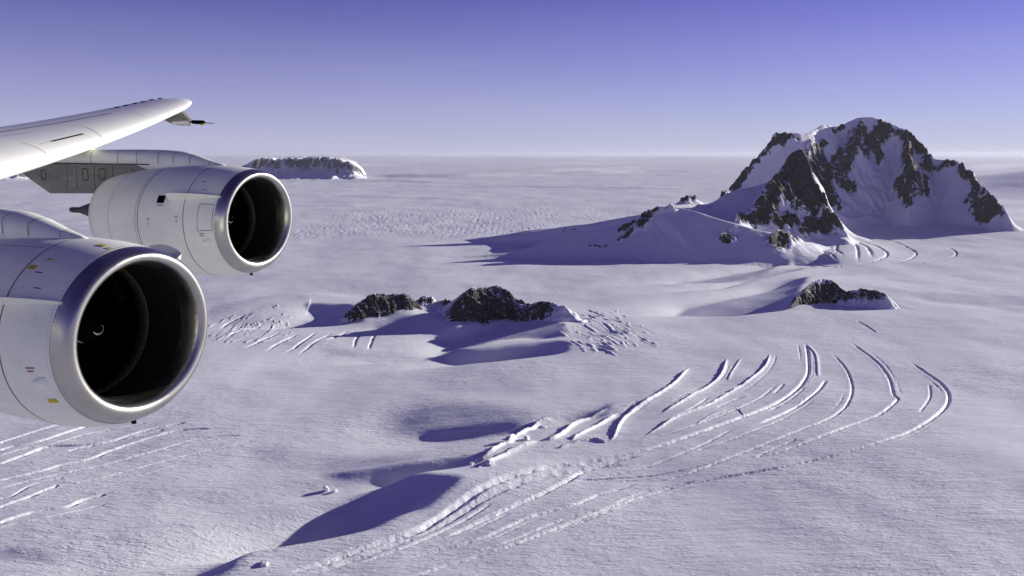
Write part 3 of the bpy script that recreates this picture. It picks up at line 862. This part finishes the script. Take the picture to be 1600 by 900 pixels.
def paint(name, col, rough=0.5, dirt=0.26, spec=0.5):
    m, nt, b = new_mat(name)
    c = coords(nt)
    c2 = coords(nt, 0, (0.25, 1, 1))
    d = mapr(nt, noise(nt, c2, 2.2, 6, 0.6), 0.42, 0.72)
    d2 = mapr(nt, noise(nt, c, 9.0, 5, 0.65), 0.5, 0.75)
    dd = math_n(nt, 'MULTIPLY', math_n(nt, 'ADD', d, math_n(nt, 'MULTIPLY', d2, 0.5)), dirt)
    nt.links.new(mixc(nt, dd, col, tuple(v * 0.45 for v in col)), b.inputs['Base Color'])
    nt.links.new(mapr(nt, d, 0, 1, rough, rough + 0.14), b.inputs['Roughness'])
    b.inputs['Specular IOR Level'].default_value = spec
    bp = N(nt, 'ShaderNodeBump')
    bp.inputs['Strength'].default_value = 0.06
    bp.inputs['Distance'].default_value = 0.02
    nt.links.new(noise(nt, c, 3.0, 2), bp.inputs['Height'])
    nt.links.new(bp.outputs[0], b.inputs['Normal'])
    return m

def flat(name, col, rough=0.6, metal=0.0):
    m, nt, b = new_mat(name)
    c = coords(nt)
    k = mapr(nt, noise(nt, c, 14.0, 4, 0.6), 0.3, 0.7, 0.8, 1.15)
    v = N(nt, 'ShaderNodeVectorMath', operation='SCALE')
    v.inputs[0].default_value = col
    nt.links.new(k, v.inputs['Scale'])
    nt.links.new(v.outputs[0], b.inputs['Base Color'])
    b.inputs['Roughness'].default_value = rough
    b.inputs['Metallic'].default_value = metal
    b.inputs['Specular IOR Level'].default_value = (0.0 if col[0] < 0.03 else 0.2) if metal == 0 else 0.5
    return m

M_WHITE = paint('aircraft_white_paint', (0.86, 0.88, 0.76))
M_WING = paint('wing_white_paint', (0.88, 0.88, 0.78), 0.33, 0.08)
M_SEAM = flat('dark_seam_line', (0.05, 0.05, 0.055))  # even dark colour of the panel joints and stencils
M_RIVET = flat('rivet_metal', (0.20, 0.20, 0.20))
M_BLACK = flat('black_opening', (0.005, 0.005, 0.006), 0.8)
M_DARKMETAL = paint('stained_pylon_metal', (0.25, 0.24, 0.195), 0.5, 0.9)
M_LINER = flat('intake_liner', (0.018, 0.018, 0.016), 0.6)
M_FAN = flat('fan_blade_metal', (0.004, 0.004, 0.0045), 0.8)
M_RING = flat('fan_case_ring', (0.09, 0.085, 0.06), 0.5, 0.2)
M_MARKW = flat('white_spiral_mark', (0.75, 0.75, 0.72))
M_YEL = flat('yellow_marking', (0.55, 0.47, 0.03))
M_RED = flat('red_stencil', (0.38, 0.16, 0.13))
M_BROWN = flat('heat_stained_cone', (0.05, 0.045, 0.038), 0.5, 0.5)
def lip_metal():
    m, nt, b = new_mat('polished_lip_metal')
    c = coords(nt)
    n1 = noise(nt, c, 2.5, 3, 0.5); n2 = noise(nt, coords(nt, 0, (3, 1, 1)), 5.0, 3, 0.5)
    nt.links.new(mixc(nt, mapr(nt, n1, 0.4, 0.75), (0.50, 0.49, 0.45), (0.38, 0.37, 0.33)), b.inputs['Base Color'])
    b.inputs['Metallic'].default_value = 1.0
    nt.links.new(mapr(nt, n2, 0.3, 0.7, 0.27, 0.36), b.inputs['Roughness'])
    return m
M_LIP = lip_metal()

PROF = [(0.20, 0.990, -.03), (0.4, 1.030, -.04), (0.6, 1.060, -.05), (1.0, 1.088, -.06), (1.6, 1.088, -.06), (2.0, 1.072, -.06), (2.4, 1.044, -.06), (2.8, 1.005, -.06), (3.2, 0.955, -.06), (3.5, 0.90, -.055), (3.72, 0.845, -.05)]
PA, PR, PD = (np.array(v) for v in zip(*PROF))
def tilt(a): return 0.07 * max(0.0, 1 - a / 0.9)      # the intake plane leans forward at the top
def npt(a, phi, off=0.0):
    """point on the nacelle skin: a metres behind the lip, phi degrees up from the inboard side"""
    R = float(np.interp(a, PA, PR)) + off; dz = float(np.interp(a, PA, PD))
    c, s_ = math.cos(rad(phi)), math.sin(rad(phi))
    return Vector((-a + tilt(a) * R * s_, -R * c, R * s_ + dz))

def revolve(prof, seg=128, tl=None, closed=False):
    V = []; Fc = []
    for (a, R, dz) in prof:
        for k in range(seg):
            p = 2 * math.pi * k / seg
            V.append((-a + (tilt(a) if tl is None else tl) * R * math.sin(p), -R * math.cos(p), R * math.sin(p) + dz))
    for i in range(len(prof) - 1):
        for k in range(seg):
            k2 = (k + 1) % seg
            Fc.append((i * seg + k, i * seg + k2, (i + 1) * seg + k2, (i + 1) * seg + k))
    if closed: Fc.append(tuple(range((len(prof) - 1) * seg, len(prof) * seg)))
    return V, Fc

def patch(a0, a1, p0, p1, off=0.004, n=10, shape=None):
    V = []; Fc = []
    for i in range(n + 1):
        for j in range(n + 1):
            u, v_ = i / n, j / n
            V.append(npt(a0 + (a1 - a0) * u, p0 + (p1 - p0) * v_, off))
    for i in range(n):
        for j in range(n):
            q = (i * (n + 1) + j, i * (n + 1) + j + 1, (i + 1) * (n + 1) + j + 1, (i + 1) * (n + 1) + j)
            Fc.append(q)
    return V, Fc

def strip(pts, wdt, nrmf, off=0.0):
    """thin ribbon along 3-D points lying on a skin whose outward normal is nrmf(i)"""
    V = []; Fc = []
    for i, p in enumerate(pts):
        t = (pts[min(i + 1, len(pts) - 1)] - pts[max(i - 1, 0)]).normalized()
        nn = nrmf(i).normalized()
        sd = t.cross(nn).normalized() * wdt * 0.5
        V += [p + sd + nn * off, p - sd + nn * off]
    for i in range(len(pts) - 1):
        Fc.append((2 * i, 2 * i + 1, 2 * i + 3, 2 * i + 2))
    return V, Fc

def join(*ms):
    V = []; Fc = []
    for v, f_ in ms:
        o = len(V); V += list(v); Fc += [tuple(i + o for i in q) for q in f_]
    return V, Fc

def nac_line(fn, wdt=0.012, n=40, off=0.003):
    pts = []; nn = []
    for i in range(n + 1):
        a, p = fn(i / n)
        pts.append(npt(a, p, off)); nn.append(npt(a, p, off + 0.1) - npt(a, p, off))
    return strip(pts, wdt, lambda i: nn[i])

def box(c, sx, sy, sz):
    V = [(c[0] + dx * sx / 2, c[1] + dy * sy / 2, c[2] + dz * sz / 2) for dx in (-1, 1) for dy in (-1, 1) for dz in (-1, 1)]
    Fc = [(0, 1, 3, 2), (4, 6, 7, 5), (0, 4, 5, 1), (2, 3, 7, 6), (0, 2, 6, 4), (1, 5, 7, 3)]
    return V, Fc

def text_mesh(txt, size):
    cu = bpy.data.curves.new('mark', 'FONT'); cu.body = txt; cu.size = size; cu.align_x = 'CENTER'; cu.align_y = 'CENTER'; cu.resolution_u = 2
    ob = bpy.data.objects.new('mark', cu); COL.objects.link(ob)
    bpy.context.view_layer.update()
    me = bpy.data.meshes.new_from_object(ob.evaluated_get(bpy.context.evaluated_depsgraph_get()))
    V = [tuple(v.co) for v in me.vertices]; Fc = [tuple(p.vertices) for p in me.polygons]
    bpy.data.objects.remove(ob); bpy.data.curves.remove(cu); bpy.data.meshes.remove(me)
    return V, Fc

def nac_text(txt, size, a, phi, off=0.005):
    """letters wrapped on the nacelle, read from the inboard side with aft to the left"""
    V, Fc = text_mesh(txt, size)
    R = float(np.interp(a, PA, PR))
    return [npt(a - v[0], phi + math.degrees(v[1] / R), off) for v in V], Fc

def seg_box(p, q, wdt, th):
    """straight bar between two points (any frame)"""
    p = Vector(p); q = Vector(q); t = (q - p).normalized()
    u = t.cross(Vector((0, 0, 1)));  u = u.normalized() if u.length > 1e-4 else Vector((1, 0, 0))
    w_ = t.cross(u)
    V = [e + u * sx * wdt / 2 + w_ * sz * th / 2 for e in (p, q) for sx in (-1, 1) for sz in (-1, 1)]
    return V, [(0, 1, 3, 2), (4, 6, 7, 5), (0, 4, 5, 1), (2, 3, 7, 6), (0, 2, 6, 4), (1, 5, 7, 3)]

def tube(points, radii, seg=16):
    """lofted tube along X-ish points, capped"""
    V = []; Fc = []
    for p, r in zip(points, radii):
        for k in range(seg):
            a = 2 * math.pi * k / seg
            V.append((p[0], p[1] + r * math.cos(a), p[2] + r * math.sin(a)))
    for i in range(len(points) - 1):
        for k in range(seg):
            k2 = (k + 1) % seg
            Fc.append((i * seg + k, i * seg + k2, (i + 1) * seg + k2, (i + 1) * seg + k))
    Fc.append(tuple(range(seg))); Fc.append(tuple(range((len(points) - 1) * seg, len(points) * seg)))
    return V, Fc

def loft(sections):
    n = len(sections[0]); V = [p for s_ in sections for p in s_]; Fc = []
    for i in range(len(sections) - 1):
        for k in range(n):
            k2 = (k + 1) % n
            Fc.append((i * n + k, i * n + k2, (i + 1) * n + k2, (i + 1) * n + k))
    Fc.append(tuple(range(n))[::-1]); Fc.append(tuple(range((len(sections) - 1) * n, len(sections) * n)))
    return V, Fc

def pl_hit(px, py, Yl):
    """aircraft-frame point where the sight line meets the upright plane Y = Yl"""
    o = M_INV @ Vector((0, 0, HC)); d = M_INV.to_3x3() @ Vector(ray(px, py))
    t = (Yl - o.y) / d.y
    return o + d * t

def make_engine(loc):
    # nacelle = outer cowl + aft closing duct
    cowl = [(0.20, 0.990, -.03), (0.3, 1.011, -.035)] + PROF[1:] + [(3.70, 0.815, -.05), (3.3, 0.80, -.05), (3.2, 0.45, -.05)]
    pf = []
    ii = np.linspace(0, len(cowl) - 1, 44)
    for t in ii:
        i = min(int(t), len(cowl) - 2); f_ = t - i
        pf.append(tuple(cowl[i][k] * (1 - f_) + cowl[i + 1][k] * f_ for k in range(3)))
    V, Fc = revolve(cowl[:13], 128)
    e = mesh_obj('engine_nacelle', *revolve(cowl, 128), M_WHITE, plane)
    e.location = loc
    def sub(name, vf, mat, smooth=True):
        return mesh_obj(name, vf[0], vf[1], mat, e, smooth)
    lip = [(0.202, 0.988, -.03), (0.14, 0.973, -.025), (0.08, 0.952, -.02), (0.035, 0.925, -.012), (0.008, 0.894, -.005), (0.0, 0.862, 0), (0.008, 0.832, 0), (0.03, 0.808, 0), (0.07, 0.788, 0), (0.13, 0.772, 0), (0.20, 0.764, 0), (0.30, 0.762, 0)]
    sub('intake_lip', revolve(lip, 160), M_LIP)
    sub('intake_duct', revolve([(0.30, 0.764, 0), (0.45, 0.768, 0), (0.65, 0.778, 0), (0.88, 0.79, -.01)], 96), M_LINER)
    sub('fan_case_ring', revolve([(0.88, 0.786, -.01), (0.885, 0.778, -.01), (0.99, 0.782, -.01), (1.0, 0.79, -.01), (1.25, 0.795, -.01)], 96, 0.0), M_RING)
    # bolt heads on the ring
    bl = []
    for k in range(44):
        for ax in (0.905, 0.97):
            p = 2 * math.pi * (k + (0.5 if ax > .93 else 0)) / 44
            bl.append(box((-ax, -0.776 * math.cos(p), 0.776 * math.sin(p) - .01), 0.012, 0.006, 0.012))
    sub('ring_bolts', join(*bl), M_BLACK, False)
    sub('fan_backing', revolve([(1.45, 0.8, -.01), (1.46, 0.02, -.01)], 64, 0.0, True), M_BLACK)
    bv = []
    for k in range(38):
        p0 = 2 * math.pi * k / 38
        sec = []
        for r, a0, ch, tw in ((0.24, 1.02, 0.14, 0.35), (0.45, 1.0, 0.15, 0.7), (0.62, 0.99, 0.15, 0.95), (0.772, 0.98 + .03, 0.14, 1.12)):
            dx = ch * math.cos(tw); dt = ch * math.sin(tw) / r
            ring = []
            for (u, th) in ((0, 0.0), (0.5, 0.006), (1, 0.0), (0.5, -0.006)):
                pp = p0 + dt * (u - 0.5)
                ring.append((-(a0 + dx * u) + th, -(r * math.cos(pp)), r * math.sin(pp) - .01))
            sec.append(ring)
        bv.append(loft(sec))
    sub('fan', join(*bv), M_FAN)
    sp = [(0.72, 0.004, -.01), (0.735, 0.035, -.01), (0.79, 0.09, -.01), (0.87, 0.145, -.01), (0.96, 0.20, -.01), (1.06, 0.245, -.01), (1.12, 0.25, -.01)]
    s_o = sub('spinner', revolve(sp, 48, 0.0), M_BLACK)
    pts = []; 
    A_, R_ = [q[0] for q in sp], [q[1] for q in sp]
    def spiral(t0, t1, a_0, a_1, w0):
        V = []; Fc = []; n = 18
        for i in range(n + 1):
            t = i / n; ph = t0 + (t1 - t0) * t; a = a_0 + (a_1 - a_0) * t
            ww = w0 * math.sin(math.pi * (0.12 + 0.8 * t))
            for s_ in (-1, 1):
                aa = a + s_ * ww; R = float(np.interp(aa, A_, R_)) + 0.004
                V.append((-aa + 0.003, -R * math.cos(ph), R * math.sin(ph) - .01))
            if i: k = 2 * i; Fc.append((k - 2, k - 1, k + 1, k))
        return V, Fc
    mesh_obj('spiral_mark', *spiral(2.2, 5.9, 0.742, 0.765, 0.014), M_MARKW, s_o)
    mesh_obj('spiral_mark', *spiral(5.2, 7.4 - .9, 0.93, 0.985, 0.013), M_MARKW, s_o)
    # exhaust cone
    sub('exhaust_cone', tube([(-3.1, 0, 0.0), (-3.6, 0, 0.0), (-4.0, 0, .02), (-4.4, 0, .04), (-4.75, 0, .05), (-5.03, 0, .045), (-5.12, 0, .04), (-5.33, 0, .04), (-5.38, 0, .04), (-5.40, 0, .04)],
                             [0.50, 0.44, 0.36, 0.25, 0.15, 0.08, 0.062, 0.062, 0.05, 0.01], 24), M_BROWN)
    # seams
    L = [nac_line(lambda t: (0.86 + 0.12 * abs(t - .5), -100 + 190 * t), 0.013, 80),
         nac_line(lambda t: (2.06, -95 + 180 * t), 0.013, 70), nac_line(lambda t: (2.13, -95 + 180 * t), 0.007, 70), nac_line(lambda t: (2.98, -95 + 180 * t), 0.006, 70)]
    # the doors' split lines along the crown and the keel
    L += [nac_line(lambda t: (0.9 + 1.15 * t, -88), 0.01, 12), nac_line(lambda t: (1.0 + 1.05 * t, 68), 0.006, 12)]
    sub('cowl_seams', join(*L), M_SEAM, False)
    # row of rivets where the lip meets the cowl
    rv = []
    for k in range(150):
        p = 360 * k / 150
        for ax in (0.165, 0.235):
            q = npt(max(ax, .2), p, 0.0); c_ = Vector((0, 0, -.03))
            Rr = float(np.interp(ax, [x_[0] for x_ in lip[:6]][::-1] + [0.235], [x_[1] for x_ in lip[:6]][::-1] + [0.998]))
            cp, spn = math.cos(rad(p)), math.sin(rad(p))
            rv.append(box((-ax + tilt(ax) * Rr * spn, -(Rr - 0.001) * cp, (Rr - 0.001) * spn - .028), 0.006, 0.006, 0.006))
    sub('lip_rivets', join(*rv), M_RIVET, False)
    door = [nac_line(lambda t: (0.54, -5 + 27 * t), 0.009, 16), nac_line(lambda t: (0.235, -5 + 27 * t), 0.009, 16), nac_line(lambda t: (0.235 + .305 * t, 22), 0.009, 8), nac_line(lambda t: (0.235 + .305 * t, -5), 0.009, 8)]
    dr = sub('access_door', patch(0.245, 0.53, -4.5, 21.5, 0.003), M_WHITE)
    mesh_obj('door_seam', *join(*door), M_SEAM, dr, False)
    sub('vent_opening', patch(1.39, 1.58, 21.5, 29.5, 0.004), M_BLACK)
    # a small raised scoop
    sc = []
    for (a_, h_, w_) in ((0.30, 0.0, 2.6), (0.335, 0.028, 2.8), (0.37, 0.038, 2.6), (0.42, 0.034, 1.9), (0.46, 0.02, 1.2), (0.50, 0.0, .5)):
        sc.append([npt(a_, -17 + w_ * math.cos(k / 8 * math.pi) * 1.15, 0.001 + h_ * math.sin(k / 8 * math.pi)) for k in range(9)] )
    sub('air_scoop', loft(sc), M_WHITE)
    # stencils
    def two(a_, p_, s_=0.085):
        arc = nac_line(lambda t: (a_ + 0.045 - 0.09 * t, p_ + 3.3 + 1.3 * math.sin(math.pi * t)), 0.012, 8)
        return join(nac_text('2', s_, a_, p_), arc)
    for (a_, p_) in ((1.75, 1.2), (1.02, 4.7), (1.39, -27)):
        sub('stencil_number', two(a_, p_), M_SEAM, False)
    for q_ in (nac_line(lambda t: (1.40 + .16 * t, 19.4), 0.016, 6), nac_line(lambda t: (1.33 + .02 * t, 29 - 3 * t), 0.02, 4), nac_line(lambda t: (0.62 + .1 * t, 48), 0.014, 6), nac_line(lambda t: (0.5 + .09 * t, 38), 0.012, 6)): sub('stencil_mark', q_, M_SEAM, False)
    sub('red_stencil', join(nac_line(lambda t: (0.40 + .12 * t, -8), 0.016, 6), nac_line(lambda t: (0.42 + .09 * t, -10), 0.016, 6)), M_RED, False)
    # drain stub under the keel
    sub('drain_stub', box(npt(0.30, -92, 0.02), 0.05, 0.03, 0.05), M_BLACK, False)
    # chine on the inboard side: a triangular plate, deepest at its trailing corner
    def chine(phi0, sgn, hgt, a_f, a_b):
        top = []; n = 14
        sec = []
        for i in range(n + 1):
            t = i / n; a_ = a_f + (a_b - a_f) * t
            h_ = 0.035 + hgt * t ** 0.9 if t < 0.84 else (0.035 + hgt * .84 ** .9) * (1 - (t - 0.84) / 0.16 * 0.75)
            ph = phi0 - sgn * 6.0 * t
            th = 0.9
            sec.append([npt(a_, ph + th, -0.01), npt(a_ , ph + th * .6, h_ * .6), npt(a_, ph, h_), npt(a_, ph - th * .6, h_ * .6), npt(a_, ph - th, -0.01)])
        return loft(sec)
    sub('chine', chine(31, 1, 0.30, 0.17, 1.25), M_WHITE, False)
    # pylon: rounded fairing from the nacelle crown back into the wing, with the bare metal blade under it
    def pyl(z_top, z_bot, half, x):
        n = 14; ring = []
        r = min(half, (z_top - z_bot) * 0.5)
        for k in range(n + 1):
            a = math.pi * k / n
            ring.append((x, -half * math.cos(a), z_top - r + r * math.sin(a)))
        ring += [(x, half, z_bot), (x, -half, z_bot)]
        return ring
    secs = []
    TOP = ((-0.83, 1.03, 0.03), (-0.9, 1.05, 0.06), (-1.0, 1.075, 0.085), (-1.18, 1.12, 0.13), (-1.5, 1.22, 0.185), (-1.84, 1.29, 0.225), (-2.1, 1.31, 0.235), (-2.4, 1.325, 0.24), (-3.0, 1.335, 0.24), (-3.8, 1.335, 0.24), (-4.5, 1.345, 0.235), (-5.2, 1.36, 0.23), (-6.2, 1.40, 0.2))
    for (x, zt, hw) in TOP:
        zb = 0.86 if x > -3.2 else 0.86 + 0.0 * x
        secs.append(pyl(zt, min(zb if x > -2.6 else 1.03, zt - .05), hw, x))
    py_ = sub('pylon', loft(secs), M_WHITE)
    ps = []
    for x in (-1.12, -1.55, -1.95, -2.35, -2.95, -3.5, -4.3):
        zt = float(np.interp(-x, [-q[0] for q in TOP], [q[1] for q in TOP]))
        hw = float(np.interp(-x, [-q[0] for q in TOP], [q[2] for q in TOP]))
        ring = pyl(zt, 1.03, hw, x)[:13]
        pts = [Vector((p[0], p[1] * 1.012, p[2] + 0.003)) for p in ring if p[2] > 0.0]
        pts = [Vector((x, -hw - .003, 1.04))] + pts
        r_ = min(hw, (zt - 1.03) * .5)
        ps.append(strip(pts, 0.011, lambda i, pts=pts, zt=zt, r_=r_: Vector((0, pts[i].y, max(pts[i].z - (zt - r_), 0) + 1e-3))))
    for p_ in ps: mesh_obj('pylon_seam', *p_, M_SEAM, py_, False)
    mesh_obj('pylon_edge', *join(seg_box((-2.6, -0.243, 1.035), (-6.0, -0.236, 1.045), 0.008, 0.022)), M_SEAM, py_, False)
    bl_o = [(-2.7, 1.03), (-5.9, 1.04), (-6.68, 0.87), (-5.69, 0.40), (-3.2, 0.45), (-2.6, 0.9)]
    hw = 0.238
    V = [(x, -hw, z) for x, z in bl_o] + [(x, hw, z) for x, z in bl_o]
    n = len(bl_o)
    Fc = [tuple(range(n)), tuple(range(n, 2 * n))[::-1]] + [(i, (i + 1) % n, n + (i + 1) % n, n + i) for i in range(n)]
    bd = sub('pylon_blade', (V, Fc), M_DARKMETAL, False)
    def rr(xc, zc, sx, sz, ex=2.0, n=20):
        pts = []
        for k in range(n + 1):
            a = 2 * math.pi * k / n; c_, s_ = math.cos(a), math.sin(a)
            pts.append(Vector((xc + sx * abs(c_) ** (2 / ex) * math.copysign(1, c_), -hw - 0.003, zc + sz * abs(s_) ** (2 / ex) * math.copysign(1, s_))))
        return strip(pts, 0.016, lambda i: Vector((0, -1, 0)))
    for h_ in (rr(-4.51, .82, .085, .12, 5), rr(-3.99, .84, .10, .115), rr(-5.85, .80, .075, .10, 5)): mesh_obj('blade_hatch', *h_, M_BLACK, bd, False)
    mesh_obj('blade_ribs', *join(*[seg_box((x, -hw - .002, .50), (x + .03, -hw - .002, 1.0), 0.006, 0.006) for x in (-3.7, -4.25, -4.8, -5.1)]), M_SEAM, bd, False)
    return e

eng = make_engine((0, 0, 0))
# the yellow stencils, seen on the inboard engine only
def esub(name, vf, mat, par): return mesh_obj(name, vf[0], vf[1], mat, par, False)

def copy_tree(o, parent):
    c = o.copy(); COL.objects.link(c); c.parent = parent
    for ch in list(o.children): copy_tree(ch, c)
    return c
far_e = copy_tree(eng, plane)
far_e.location = D_ENG
for ch in [c_ for c_ in eng.children if c_.name.startswith('access_door')]:      # the inboard cowl shows no such door
    for c2_ in list(ch.children): bpy.data.objects.remove(c2_)
    bpy.data.objects.remove(ch)
for y_s in (patch(0.76, 0.86, 49.5, 52.5, .006), patch(0.66, 0.73, 57.5, 59, .006), patch(0.36, 0.47, 80, 82.5, .006), patch(0.25, 0.32, 79, 80.5, .006), patch(0.30, 0.42, -32.5, -29.5, .006)):
    esub('yellow_stencil', y_s, M_YEL, eng)
def fin():
    sec = []
    for i in range(17):
        t = i / 16; a_ = 0.06 + 0.75 * t
        h_ = 0.12 * math.sin(math.pi * min(1, t * 1.15 + .05)) ** 0.55 if t < .93 else 0.02
        sec.append([npt(max(a_, .2), 125.4, -0.02) + Vector((max(0, .2 - a_), 0, 0)), npt(max(a_, .2), 124, h_) + Vector((max(0, .2 - a_), 0, 0)), npt(max(a_, .2), 122.6, -0.02) + Vector((max(0, .2 - a_), 0, 0))])
    return loft(sec)
esub('outboard_chine', fin(), M_WHITE, eng)

# ---- wing
LE_Y = np.array([-12.0, -4.56, -3.57, -2.38, -1.44, -0.33, 1.33, 3.44, 5.57, 7.03]) 
LE_Z = np.array([0.10, 0.76, 0.92, 1.07, 1.19, 1.36, 1.64, 2.04, 2.46, 2.76])
cf = np.polyfit(LE_Y[1:], LE_Z[1:], 2)
SW = math.tan(rad(33)); E0 = 4.4; YT = 8.15
def wing_pt(Yw, u, up=True, off=0.0):
    """Yw outboard of the outer engine, u chord fraction from the leading edge"""
    z = float(np.polyval(cf, Yw)) if Yw > -6 else float(np.polyval(cf, -6)) + (Yw + 6) * 0.10
    c = 2.1 + 0.30 * (7.03 - Yw)
    x0 = -E0 - Yw * SW
    te = x0 - c
    tipf = 1.0
    if Yw > 6.0:                       # rounded tip
        q = (Yw - 6.0) / (YT - 6.0)
        x0 = x0 - 1.05 * (1 - math.sqrt(max(0, 1 - q ** 2.2)))
        te = te + 0.30 * (1 - math.sqrt(max(0, 1 - q * q)))
        tipf = max(0.02, math.sqrt(max(0, 1 - q ** 3)))
        if Yw > 7.03: z = float(np.polyval(cf, 7.03)) + (Yw - 7.03) * 0.15
    c = max(x0 - te, 0.05)
    th = 0.105 * (2.1 + 0.30 * (7.03 - Yw)) * tipf
    yt = 5 * (0.2969 * math.sqrt(u) - 0.126 * u - 0.3516 * u * u + 0.2843 * u ** 3 - 0.1036 * u ** 4)
    zz = z + (x0 - (-E0 - Yw * SW)) * -math.tan(rad(4.7)) + u * c * math.tan(rad(4.7)) + (yt * th * (1.15 if up else -0.85))
    return Vector((x0 - u * c, Yw, zz + (off if up else -off)))
us = [0.5 * (1 - math.cos(math.pi * k / 26)) for k in range(27)]
secs = []
ys = list(np.linspace(-13, 6.0, 34)) + [6.0 + (YT - 6.0) * math.sin(math.pi / 2 * k / 12) for k in range(1, 13)]
for Yw in ys:
    ring = [wing_pt(Yw, u) for u in us[::-1]] + [wing_pt(Yw, u, False) for u in us[1:-1]]
    secs.append([p + D_ENG for p in ring])
wing = mesh_obj('wing', *loft(secs), M_WING, plane)
def on_wing(fn, wdt, n=30, off=0.004):
    pts = []; nn = []
    for i in range(n + 1):
        y_, u_ = fn(i / n)
        p = wing_pt(y_, u_) ; a = wing_pt(y_ + .05, u_) - p; b = wing_pt(y_, u_ + .01) - p
        nrm = b.cross(a); nrm = nrm if nrm.z > 0 else -nrm
        pts.append(p + D_ENG + nrm.normalized() * off); nn.append(nrm)
    return strip(pts, wdt, lambda i: nn[i])
def wing_uv(px, py):
    """where on the upper skin a sight line lands, measured once for the panel lines"""
    o = M_INV @ Vector((0, 0, HC)); d = (M_INV.to_3x3() @ Vector(ray(px, py))).normalized()
    best = None
    for y_ in WY:
        for u_, p in WG[y_]:
            v_ = p - o; e = (v_ - d * v_.dot(d)).length
            if best is None or e < best[0]: best = (e, y_, u_)
    return best[1], best[2]
WY = list(np.linspace(-5.5, 7.4, 110)); WU = np.linspace(0.0, 0.8, 80)
WG = {y_: [(u_, wing_pt(y_, u_) + D_ENG) for u_ in WU] for y_ in WY}
def px_line(pts, wdt, n=24):
    P = np.array([wing_uv(*p) for p in pts]); P = smooth_poly(P, 6) if len(P) > 2 else P
    tt = np.linspace(0, len(P) - 1, n + 1)
    f_ = lambda t: (float(np.interp(t * (len(P) - 1), range(len(P)), P[:, 0])), float(np.interp(t * (len(P) - 1), range(len(P)), P[:, 1])))
    return on_wing(f_, wdt, n)
def sub_w(name, vf, mat): return mesh_obj(name, vf[0], vf[1], mat, wing, False)
# row of slots between spoilers: dashes
a0, a1 = wing_uv(0, 206), wing_uv(175, 176.5)
ds = []
for k in range(34):
    t0 = k / 34; t1 = t0 + 0.62 / 34
    ds.append(on_wing(lambda t: (a0[0] + (a1[0] - a0[0]) * (t0 + (t1 - t0) * t), a0[1] + (a1[1] - a0[1]) * (t0 + (t1 - t0) * t)), 0.10, 3, 0.006))
sub_w('slot_row', join(*ds), M_BLACK)
sub_w('panel_gap', px_line([(80, 222), (105, 216), (131, 210)], 0.06), M_BLACK)
sub_w('panel_seams', join(px_line([(0, 214), (20, 211), (45, 208)], 0.022), px_line([(45, 208), (68, 203), (90, 202), (105, 205)], 0.008),
                          px_line([(108, 196), (130, 198), (148, 205), (159, 213)], 0.012), px_line([(108, 196), (140, 189), (175, 180)], 0.006),
                          px_line([(33, 223), (50, 228), (62, 234), (71, 240)], 0.012), px_line([(180, 179), (205, 176), (228, 184)], 0.007), px_line([(125, 210), (145, 215)], 0.008),
                          px_line([(272, 158), (282, 156)], 0.01), px_line([(60, 226), (80, 222)], 0.01)), M_SEAM)
vg = []
for px in (182, 196, 210, 223, 237, 250):
    y_, u_ = wing_uv(px, 166 - (px - 182) * .17)
    p = wing_pt(y_, u_) + D_ENG
    vg.append(box((p.x, p.y, p.z + 0.015), 0.16, 0.015, 0.035))
for g_ in vg: sub_w('vortex_generator', g_, M_BLACK)
# probe under the wing tip
PY = D_ENG.y + 5.6
def ph(px, py): return pl_hit(px, py, PY)
pp = [ph(257, 187), (ph(287, 175)), ph(297, 187), ph(300, 190.5), ph(298, 196), ph(285, 196), ph(270, 193)]
V = [Vector((p.x, PY - .06, p.z)) for p in pp] + [Vector((p.x, PY + .06, p.z)) for p in pp]
n = len(pp)
Fc = [tuple(range(n)), tuple(range(n, 2 * n))[::-1]] + [(i, (i + 1) % n, n + (i + 1) % n, n + i) for i in range(n)]
probe = sub_w('probe_pylon', (V, Fc), M_DARKMETAL)
def ptube(a, b, r0, r1, name, mat, par):
    a = ph(*a); b = ph(*b)
    mesh_obj(name, *tube([(a.x, PY, a.z), (a.x + (b.x - a.x) * .12, PY, a.z + (b.z - a.z) * .12), (a.x + (b.x - a.x) * .9, PY, a.z + (b.z - a.z) * .9), (b.x, PY, b.z)], [r0 * .5, r0, r1, r1 * .5], 16), mat, par)
pod = ptube((268, 192.0), (300, 191.8), 0.07, 0.085, 'probe_pod', M_WHITE, probe)
ptube((299, 190.5), (320, 191.5), 0.055, 0.06, 'probe_body', M_BLACK, probe)
ptube((313, 193), (320, 192.5), 0.05, 0.04, 'probe_collar', M_YEL, probe)
ptube((318, 192), (335, 192.6), 0.014, 0.010, 'probe_tip', M_BROWN, probe)
